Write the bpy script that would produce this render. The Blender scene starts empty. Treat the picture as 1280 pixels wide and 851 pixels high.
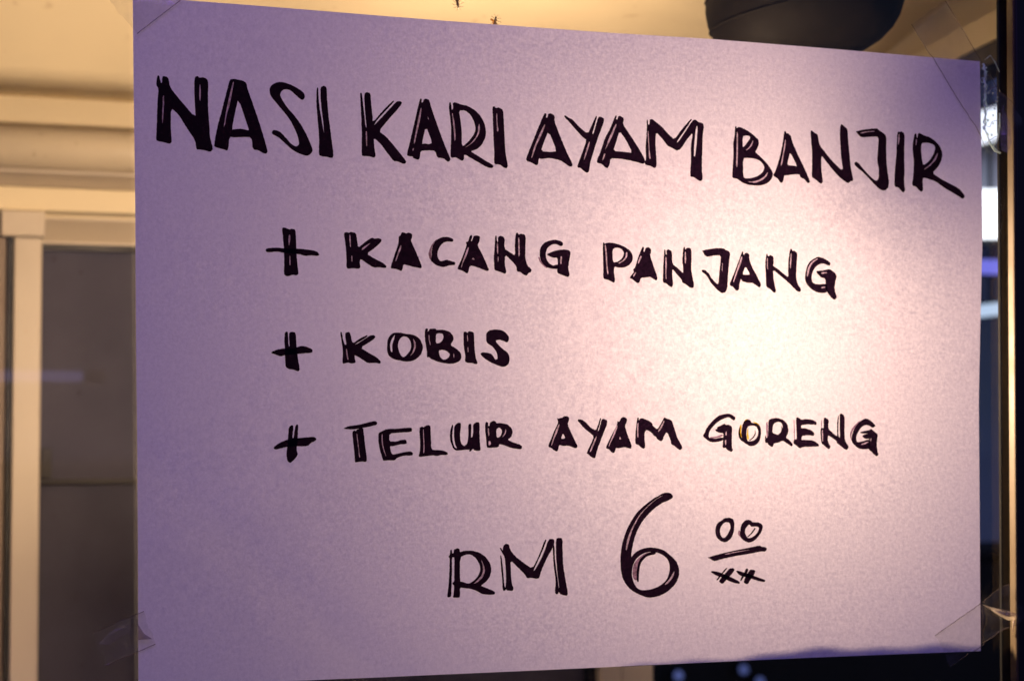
import bpy, bmesh, math, random
from mathutils import Vector, Matrix, noise
from mathutils.geometry import delaunay_2d_cdt

random.seed(7)
S = bpy.context.scene
COL = S.collection

# ------------------------------------------------------------------ camera
cam_d = bpy.data.cameras.new('camera')
cam_d.sensor_width = 36.0
cam_d.lens = 66.626
cam_d.clip_start = 0.02
cam_d.clip_end = 400
cam = bpy.data.objects.new('camera', cam_d)
COL.objects.link(cam)
cam.location = (-0.323566, -0.822656, -0.026097)
cam.rotation_euler = (1.60396, -0.002763, -0.333454)
cam_d.dof.use_dof = True
cam_d.dof.focus_distance = 0.845
cam_d.dof.aperture_fstop = 14.0
S.camera = cam

# ------------------------------------------------------------------ dusk light outside
world = bpy.data.worlds.new('World')
S.world = world
world.use_nodes = True
bg = world.node_tree.nodes['Background']
bg.inputs[0].default_value = (0.35, 0.48, 1.0, 1)
bg.inputs[1].default_value = 0.13

# cool street light over the pavement, in front of and above the glass
al = bpy.data.lights.new('street_light', 'AREA')
al.shape = 'RECTANGLE'; al.size = 1.2; al.size_y = 0.35
al.energy = 8.5
al.color = (0.40, 0.17, 1.0)
alo = bpy.data.objects.new('street_light', al)
COL.objects.link(alo)
alo.location = (-0.55, -1.25, 1.25)
alo.rotation_euler = (Vector((0, 0, 0)) - alo.location).to_track_quat('-Z', 'Y').to_euler()

S.view_settings.view_transform = 'Standard'
S.view_settings.look = 'None'
S.view_settings.exposure = 0.0
S.view_settings.gamma = 1.0
S.view_settings.use_curve_mapping = False
S.cycles.max_bounces = 8
S.cycles.transparent_max_bounces = 24
S.cycles.sample_clamp_indirect = 4.0
S.cycles.use_denoising = True

BULB = Vector((0.084, 0.134, 0.010))
BULB_RADIANCE = 1620.0

# ------------------------------------------------------------------ helpers
def tag(o, label=None, cat=None, group=None, kind=None):
    if label: o['label'] = label
    if cat: o['category'] = cat
    if group: o['group'] = group
    if kind: o['kind'] = kind
    return o

def empty(name, loc=(0, 0, 0)):
    o = bpy.data.objects.new(name, None)
    o.empty_display_size = 0.02
    COL.objects.link(o)
    o.location = loc
    return o

def link(name, me, mat, parent=None, smooth=False):
    o = bpy.data.objects.new(name, me)
    COL.objects.link(o)
    if mat is not None and not me.materials:
        me.materials.append(mat)
    if parent is not None:
        o.parent = parent
        o.matrix_parent_inverse = Matrix.Translation(-parent.location)
    if smooth:
        for p in me.polygons: p.use_smooth = True
    return o

def from_bm(name, bm, mat, parent=None, smooth=False):
    me = bpy.data.meshes.new(name)
    bm.normal_update()
    bm.to_mesh(me); bm.free()
    return link(name, me, mat, parent, smooth)

def box(bm, x0, x1, y0, y1, z0, z1, bev=0.0, seg=2):
    r = bmesh.ops.create_cube(bm, size=1.0)
    vs = r['verts']
    bmesh.ops.scale(bm, verts=vs, vec=(x1-x0, y1-y0, z1-z0))
    bmesh.ops.translate(bm, verts=vs, vec=((x0+x1)/2, (y0+y1)/2, (z0+z1)/2))
    if bev > 0:
        es = list({e for v in vs for e in v.link_edges})
        bmesh.ops.bevel(bm, geom=es, offset=bev, segments=seg, affect='EDGES', profile=0.5)

def boxobj(name, b, mat, parent=None, bev=0.001):
    bm = bmesh.new(); box(bm, *b, bev=bev)
    return from_bm(name, bm, mat, parent)

def tube(bm, pts, r, n=10, caps=True):
    pts = [Vector(p) for p in pts]
    rings = []
    for i, p in enumerate(pts):
        t = (pts[min(i+1, len(pts)-1)] - pts[max(i-1, 0)]).normalized()
        a = t.orthogonal().normalized() if i == 0 else (rings[-1][1] - t*rings[-1][1].dot(t)).normalized()
        b = t.cross(a)
        rr = r[i] if isinstance(r, (list, tuple)) else r
        rings.append(([bm.verts.new(p + (a*math.cos(2*math.pi*k/n) + b*math.sin(2*math.pi*k/n))*rr) for k in range(n)], a))
    for (A, _), (B, _) in zip(rings, rings[1:]):
        for k in range(n):
            bm.faces.new((A[k], A[(k+1) % n], B[(k+1) % n], B[k]))
    if caps:
        bm.faces.new(rings[0][0][::-1]); bm.faces.new(rings[-1][0])

def lathe(bm, prof, M, n=40):
    rings = []
    for r, h in prof:
        rings.append([bm.verts.new(M @ Vector((r*math.cos(2*math.pi*k/n), r*math.sin(2*math.pi*k/n), h))) for k in range(n)])
    for A, B in zip(rings, rings[1:]):
        for k in range(n):
            bm.faces.new((A[k], A[(k+1) % n], B[(k+1) % n], B[k]))

def frame_to(p, d):
    """matrix whose local +Z points along d, origin p"""
    return Matrix.Translation(p) @ Vector(d).normalized().to_track_quat('Z', 'Y').to_matrix().to_4x4()

def extrude_profile(bm, prof, x0, x1, nx=1):
    """profile of (y, z) points swept along x"""
    cols = []
    for i in range(nx+1):
        x = x0 + (x1-x0)*i/nx
        cols.append([bm.verts.new((x, y, z)) for y, z in prof])
    for A, B in zip(cols, cols[1:]):
        for k in range(len(prof)-1):
            bm.faces.new((A[k], A[k+1], B[k+1], B[k]))

# ------------------------------------------------------------------ materials
def nodes(name):
    m = bpy.data.materials.new(name); m.use_nodes = True
    nt = m.node_tree
    for n in list(nt.nodes): nt.nodes.remove(n)
    out = nt.nodes.new('ShaderNodeOutputMaterial')
    return m, nt, out

def N(nt, t, **kw):
    n = nt.nodes.new(t)
    for k, v in kw.items():
        if hasattr(n, k) and k not in n.inputs: setattr(n, k, v)
        else: n.inputs[k].default_value = v
    return n

def coords(nt):
    return N(nt, 'ShaderNodeTexCoord').outputs['Object']

def ramp(nt, fac, stops):
    r = N(nt, 'ShaderNodeValToRGB')
    el = r.color_ramp.elements
    while len(el) < len(stops): el.new(0.5)
    for e, (p, c) in zip(el, stops):
        e.position = p; e.color = (*c, 1) if len(c) == 3 else c
    nt.links.new(fac, r.inputs[0])
    return r.outputs[0]

def tex(nt, co, scale, detail=4, rough=0.55, stretch=None):
    v = co
    if stretch:
        mp = N(nt, 'ShaderNodeMapping'); mp.inputs['Scale'].default_value = stretch
        nt.links.new(co, mp.inputs[0]); v = mp.outputs[0]
    n = N(nt, 'ShaderNodeTexNoise', Scale=scale, Detail=detail, Roughness=rough)
    nt.links.new(v, n.inputs['Vector'])
    return n.outputs['Fac']

def paint(name, base, rough=0.5, dirt=(0.35, 0.24, 0.12), amount=0.5, scale=60, bump=0.15, spec=0.4, speck=True, metal=0.0, thr=0.70):
    """painted or plain surface with faint mottling and dirt specks"""
    m, nt, out = nodes(name)
    co = coords(nt)
    big = tex(nt, co, scale*0.15, 5, 0.6)
    col = ramp(nt, big, [(0.3, tuple(c*0.90 for c in base)), (0.7, base)])
    if speck:
        s = tex(nt, co, scale*2.2, 3, 0.5)
        msk = ramp(nt, s, [(thr, (0, 0, 0)), (thr+0.07, (amount,)*3)])
        mx = N(nt, 'ShaderNodeMix', data_type='RGBA')
        nt.links.new(msk, mx.inputs[0]); nt.links.new(col, mx.inputs[6]); mx.inputs[7].default_value = (*dirt, 1)
        col = mx.outputs[2]
    b = N(nt, 'ShaderNodeBsdfPrincipled')
    b.inputs['Metallic'].default_value = metal
    b.inputs['Specular IOR Level'].default_value = spec
    nt.links.new(col, b.inputs['Base Color'])
    rr = ramp(nt, tex(nt, co, scale*0.6, 4), [(0.3, (rough*0.8,)*3), (0.7, (min(1, rough*1.2),)*3)])
    nt.links.new(rr, b.inputs['Roughness'])
    if bump:
        bp = N(nt, 'ShaderNodeBump', Strength=bump, Distance=0.0006)
        nt.links.new(tex(nt, co, scale*5, 4), bp.inputs['Height'])
        nt.links.new(bp.outputs[0], b.inputs['Normal'])
    nt.links.new(b.outputs[0], out.inputs[0])
    return m

def emit(name, col, strength):
    m, nt, out = nodes(name)
    e = N(nt, 'ShaderNodeEmission'); e.inputs[0].default_value = (*col, 1); e.inputs[1].default_value = strength
    nt.links.new(e.outputs[0], out.inputs[0])
    return m

def clear_film(name, rough=0.02, tint=(1, 1, 1), bump=0.0, bscale=200, ior=1.5, haze=0.0, hazecol=(.8, .8, .85), milk=0.05, front=0.5):
    """thin clear sheet: transparent with a Fresnel reflection, a little haze"""
    m, nt, out = nodes(name)
    t = N(nt, 'ShaderNodeBsdfTransparent'); t.inputs[0].default_value = (*tint, 1)
    g = N(nt, 'ShaderNodeBsdfGlossy'); g.inputs['Roughness'].default_value = rough
    lw = N(nt, 'ShaderNodeLayerWeight'); lw.inputs['Blend'].default_value = 0.5
    pw = N(nt, 'ShaderNodeMath', operation='POWER'); pw.inputs[1].default_value = 5.0
    nt.links.new(lw.outputs['Facing'], pw.inputs[0])
    fr = N(nt, 'ShaderNodeMath', operation='MULTIPLY_ADD')      # Schlick, the same from both sides
    r0 = ((ior-1)/(ior+1))**2
    fr.inputs[1].default_value = 1-r0; fr.inputs[2].default_value = r0
    nt.links.new(pw.outputs[0], fr.inputs[0])
    co = coords(nt)
    if bump:
        bp = N(nt, 'ShaderNodeBump', Strength=bump, Distance=0.001)
        nt.links.new(tex(nt, co, bscale, 3), bp.inputs['Height'])
        nt.links.new(bp.outputs[0], g.inputs['Normal']); nt.links.new(bp.outputs[0], lw.inputs['Normal'])
    mx = N(nt, 'ShaderNodeMixShader')
    nt.links.new(fr.outputs[0], mx.inputs[0]); nt.links.new(t.outputs[0], mx.inputs[1]); nt.links.new(g.outputs[0], mx.inputs[2])
    last = mx.outputs[0]
    if haze:
        d0 = N(nt, 'ShaderNodeBsdfDiffuse'); d0.inputs[0].default_value = (*[c*front for c in hazecol], 1)
        d1 = N(nt, 'ShaderNodeBsdfTranslucent'); d1.inputs[0].default_value = (*[c*milk for c in hazecol], 1)
        d = N(nt, 'ShaderNodeAddShader')
        nt.links.new(d0.outputs[0], d.inputs[0]); nt.links.new(d1.outputs[0], d.inputs[1])
        m2 = N(nt, 'ShaderNodeMixShader')
        h = ramp(nt, tex(nt, co, bscale*0.35, 5, 0.65), [(0.45, (haze*0.25,)*3), (0.75, (haze,)*3)])
        nt.links.new(h, m2.inputs[0]); nt.links.new(last, m2.inputs[1]); nt.links.new(d.outputs[0], m2.inputs[2])
        last = m2.outputs[0]
    nt.links.new(last, out.inputs[0])
    return m

def paper_material():
    m, nt, out = nodes('paper')
    co = coords(nt)
    # cloudy fibre formation of the pulp, seen against the light
    a = tex(nt, co, 540, 3, 0.6)
    b = tex(nt, co, 1200, 2, 0.6)
    c = tex(nt, co, 2600, 2, 0.6, (1.0, 1.0, 0.35))
    s1 = N(nt, 'ShaderNodeMath', operation='MULTIPLY_ADD'); s1.inputs[1].default_value = 0.45
    nt.links.new(a, s1.inputs[0])
    s2 = N(nt, 'ShaderNodeMath', operation='MULTIPLY_ADD'); s2.inputs[1].default_value = 0.35; s2.inputs[2].default_value = 0
    nt.links.new(b, s2.inputs[0]); nt.links.new(s2.outputs[0], s1.inputs[2])
    s3 = N(nt, 'ShaderNodeMath', operation='MULTIPLY_ADD'); s3.inputs[1].default_value = 0.2
    nt.links.new(c, s3.inputs[0]); nt.links.new(s1.outputs[0], s3.inputs[2])
    f = s3.outputs[0]
    T = (0.0535, 0.0520, 0.0605)
    tc = ramp(nt, f, [(0.33, tuple(x*0.68 for x in T)), (0.67, tuple(x*1.32 for x in T))])
    dc = ramp(nt, f, [(0.30, (0.66, 0.65, 0.66)), (0.72, (0.78, 0.77, 0.78))])
    d = N(nt, 'ShaderNodeBsdfDiffuse'); tr = N(nt, 'ShaderNodeBsdfTranslucent')
    nt.links.new(dc, d.inputs[0]); nt.links.new(tc, tr.inputs[0])
    bp = N(nt, 'ShaderNodeBump', Strength=0.25, Distance=0.0003)
    nt.links.new(f, bp.inputs['Height']); nt.links.new(bp.outputs[0], d.inputs['Normal'])
    ad = N(nt, 'ShaderNodeAddShader')
    nt.links.new(d.outputs[0], ad.inputs[0]); nt.links.new(tr.outputs[0], ad.inputs[1])
    nt.links.new(ad.outputs[0], out.inputs[0])
    return m

def ink_material(name, through, cover):
    """marker ink: a stain that filters what the paper sends through, with a faint sheen"""
    m, nt, out = nodes(name)
    co = coords(nt)
    f = tex(nt, co, 700, 3, 0.6)
    tc = ramp(nt, f, [(0.35, tuple(x*0.55 for x in through)), (0.75, tuple(min(1, x*1.5) for x in through))])
    t = N(nt, 'ShaderNodeBsdfTransparent'); nt.links.new(tc, t.inputs[0])
    d = N(nt, 'ShaderNodeBsdfPrincipled'); d.inputs['Base Color'].default_value = (0.006, 0.004, 0.009, 1)
    d.inputs['Roughness'].default_value = 0.55; d.inputs['Specular IOR Level'].default_value = 0.12
    mx = N(nt, 'ShaderNodeMixShader'); mx.inputs[0].default_value = cover
    nt.links.new(t.outputs[0], mx.inputs[1]); nt.links.new(d.outputs[0], mx.inputs[2])
    nt.links.new(mx.outputs[0], out.inputs[0])
    return m

def net_material():
    m, nt, out = nodes('netting')
    co = coords(nt)
    wv = N(nt, 'ShaderNodeTexWave', Scale=190.0, Distortion=0.6, Detail=1.0); wv.bands_direction = 'X'
    nt.links.new(co, wv.inputs[0])
    wz = N(nt, 'ShaderNodeTexWave', Scale=190.0, Distortion=0.6, Detail=1.0); wz.bands_direction = 'Z'
    nt.links.new(co, wz.inputs[0])
    w = N(nt, 'ShaderNodeMath', operation='MULTIPLY_ADD'); w.inputs[1].default_value = 0.45
    nt.links.new(wz.outputs['Fac'], w.inputs[0]); nt.links.new(wv.outputs['Fac'], w.inputs[2])
    c1 = ramp(nt, w.outputs[0], [(0.0, (0.036, 0.036, 0.055)), (1.0, (0.078, 0.076, 0.108))])
    st = ramp(nt, tex(nt, co, 9, 5, 0.6), [(0.35, (0.75, 0.75, 0.75)), (0.7, (1.1, 1.08, 1.05))])
    mx = N(nt, 'ShaderNodeMix', data_type='RGBA', blend_type='MULTIPLY'); mx.inputs[0].default_value = 1
    nt.links.new(c1, mx.inputs[6]); nt.links.new(st, mx.inputs[7])
    sp = ramp(nt, tex(nt, co, 130, 2, 0.5), [(0.72, (1, 1, 1)), (0.76, (0.45, 0.42, 0.4))])
    m2 = N(nt, 'ShaderNodeMix', data_type='RGBA', blend_type='MULTIPLY'); m2.inputs[0].default_value = 1
    nt.links.new(mx.outputs[2], m2.inputs[6]); nt.links.new(sp, m2.inputs[7])
    b = N(nt, 'ShaderNodeBsdfPrincipled'); b.inputs['Roughness'].default_value = 0.8
    b.inputs['Specular IOR Level'].default_value = 0.2
    nt.links.new(m2.outputs[2], b.inputs['Base Color'])
    bp = N(nt, 'ShaderNodeBump', Strength=0.4, Distance=0.0006)
    nt.links.new(w.outputs[0], bp.inputs['Height']); nt.links.new(bp.outputs[0], b.inputs['Normal'])
    nt.links.new(b.outputs[0], out.inputs[0])
    return m

M_PAPER = paper_material()
M_INK = ink_material('marker_ink', (0.035, 0.014, 0.040), 0.45)
M_DRY = ink_material('dry_marker_ink', (0.42, 0.27, 0.40), 0.12)
M_THIN = ink_material('thin_marker_ink', (0.66, 0.52, 0.64), 0.03)
M_YEL = ink_material('yellow_marker', (1.0, 0.58, 0.02), 0.0)
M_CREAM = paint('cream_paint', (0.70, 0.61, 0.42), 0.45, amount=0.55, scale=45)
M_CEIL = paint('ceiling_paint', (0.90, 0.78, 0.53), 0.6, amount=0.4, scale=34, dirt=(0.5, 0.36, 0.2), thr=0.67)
M_PIPE = paint('pipe_paint', (0.57, 0.50, 0.38), 0.4, amount=0.8, scale=62, dirt=(0.20, 0.11, 0.04), thr=0.655)
M_ALU = paint('pale_aluminium', (0.52, 0.46, 0.38), 0.38, amount=0.3, scale=40, spec=0.5)
M_RUBBER = paint('black_rubber', (0.012, 0.011, 0.011), 0.5, speck=False, scale=80)
M_BLACK = paint('black_enamel', (0.0022, 0.0016, 0.001), 0.7, speck=False, scale=30, bump=0.05, spec=0.04)
M_BRONZE = paint('bronze_trim', (0.062, 0.042, 0.019), 0.6, speck=False, scale=60)
M_GASKET = paint('matt_gasket', (0.006, 0.006, 0.006), 0.9, speck=False, scale=80, spec=0.05)
M_NIGHTMETAL = paint('dark_jamb', (0.010, 0.010, 0.014), 0.4, speck=False, scale=40)
M_NET = net_material()
M_GLASS = clear_film('window_glass', 0.0, (0.985, 0.99, 0.985))
M_TAPE = clear_film('clear_tape', 0.10, (0.96, 0.96, 0.95), bump=0.5, bscale=260, haze=0.10)
M_TAPE_EDGE = clear_film('tape_edge', 0.2, (0.62, 0.56, 0.55), haze=0.25, hazecol=(0.45, 0.38, 0.36))
M_TAPE_TORN = clear_film('tape_fold', 0.16, (0.80, 0.74, 0.66), bump=0.8, bscale=320, haze=0.9, hazecol=(0.75, 0.66, 0.52), milk=0.30)

# ------------------------------------------------------------------ large structure: ceiling, wall head, ground outside
def ceiling_profile(k):
    """k = 1: the left end, where the panel climbs steeply behind its rounded lip; k = 0: the flatter middle"""
    prof = [(0.905, 0.245), (0.812, 0.245)]
    ang = math.radians(6 + 26*k)
    for i in range(1, 9):
        t = ang*i/8
        prof.append((0.812 - 0.05*math.sin(t), 0.245 + 0.05*(1-math.cos(t))))
    y, z = prof[-1]
    y2 = 0.68
    z2 = z + (y-y2)*math.tan(ang)
    prof += [(y2, z2), (0.63, z2 + 0.05*math.tan(math.radians(6+12*k))), (0.50, z2 + 0.018 + 0.012*k), (0.25, z2+0.036+0.012*k), (0.010, z2+0.050)]
    return prof
bm = bmesh.new()
cols = []
for i in range(25):
    x = -0.62 + 1.13*i/24
    t = min(1, max(0, (x+0.16)/0.24)); k = 1 - t*t*(3-2*t)
    # the right edge follows the splayed side beam
    cols.append([bm.verts.new((-0.62 + (0.62 + 0.372 + 0.212*y)*i/24, y, z)) for y, z in ceiling_profile(k)])
for A, B in zip(cols, cols[1:]):
    for k in range(len(A)-1):
        bm.faces.new((A[k], A[k+1], B[k+1], B[k]))
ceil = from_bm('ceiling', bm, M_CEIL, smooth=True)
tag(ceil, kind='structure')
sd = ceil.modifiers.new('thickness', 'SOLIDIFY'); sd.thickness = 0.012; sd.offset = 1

bm = bmesh.new(); box(bm, -0.62, 0.560, 0.905, 0.925, 0.1385, 0.425)
tag(from_bm('wall', bm, M_CREAM), kind='structure')
bm = bmesh.new(); box(bm, -60, 60, -40, 120, -1.30, -1.25)
tag(from_bm('ground', bm, paint('asphalt', (0.045, 0.045, 0.05), 0.8, speck=False, scale=8)), kind='structure')

# ------------------------------------------------------------------ the handwritten sheet
def swell(x, z):
    """how far the taped sheet bows off the glass (metres)"""
    u, v = x/0.21, z/0.149
    w = 0.0008*(1-min(1, abs(u))**2)*(1-min(1, abs(v))**4)
    w += 0.0007*math.sin(5.1*u+1.9*v+0.6)*math.cos(2.3*v-1.2*u) + 0.0002*math.sin(9.0*u-4.0*v)
    w += 0.00055*math.exp(-((0.80*u+0.60*v+0.98)/0.055)**2)          # soft old folds
    w += 0.00040*math.exp(-((0.55*u-0.83*v+0.02)/0.07)**2)*max(0.0, -u-0.2)
    w += 0.0007*max(0.0, -v-0.75)*4*math.exp(-((u-0.75)/0.35)**2)
    return w - 0.0003

EDGE_T = [(-212.6, 149.0), (-193.2, 149.0), (-122.5, 148.6), (-45.0, 148.3), (8.7, 148.2), (61.1, 148.7), (135.9, 148.0), (211.1, 147.1)]
EDGE_B = [(-207.4, -148.0), (-145.9, -148.2), (-14.8, -148.4), (108.8, -148.4), (209.3, -148.9)]
EDGE_L = [(-207.4, -148.0), (-208.4, -76.6), (-209.9, 9.3), (-210.7, 61.0), (-211.9, 112.9), (-212.6, 149.0)]
EDGE_R = [(209.3, -148.9), (209.5, -83.9), (209.6, -23.8), (210.8, 16.4), (212.0, 56.8), (211.4, 117.5), (211.1, 147.1)]
def along(edge, t, axis):
    a, b = edge[0][axis], edge[-1][axis]
    s = a + (b-a)*t
    for p, q in zip(edge, edge[1:]):
        if s <= q[axis] + 1e-6:
            k = (s-p[axis])/(q[axis]-p[axis])
            return Vector((p[0]+(q[0]-p[0])*k, p[1]+(q[1]-p[1])*k))
    return Vector(edge[-1])

sign = empty('paper_sign', (0, 0, -0.1485))
tag(sign, 'large white paper sheet with a handwritten black marker menu and price, taped to the glass', 'paper sign')
nu, nv = 84, 60
verts, faces = [], []
c00, c10, c01, c11 = Vector(EDGE_B[0]), Vector(EDGE_B[-1]), Vector(EDGE_T[0]), Vector(EDGE_T[-1])
for j in range(nv+1):
    v = j/nv
    for i in range(nu+1):
        u = i/nu
        p = (1-v)*along(EDGE_B, u, 0) + v*along(EDGE_T, u, 0) + (1-u)*along(EDGE_L, v, 1) + u*along(EDGE_R, v, 1) \
            - ((1-u)*(1-v)*c00 + u*(1-v)*c10 + (1-u)*v*c01 + u*v*c11)
        x, z = p.x/1000, p.y/1000
        verts.append((x, -swell(x, z), z))
for j in range(nv):
    for i in range(nu):
        a = j*(nu+1)+i
        faces.append((a, a+1, a+nu+2, a+nu+1))
me = bpy.data.meshes.new('sheet'); me.from_pydata(verts, [], faces)
link('sheet', me, M_PAPER, sign, smooth=True)

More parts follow.
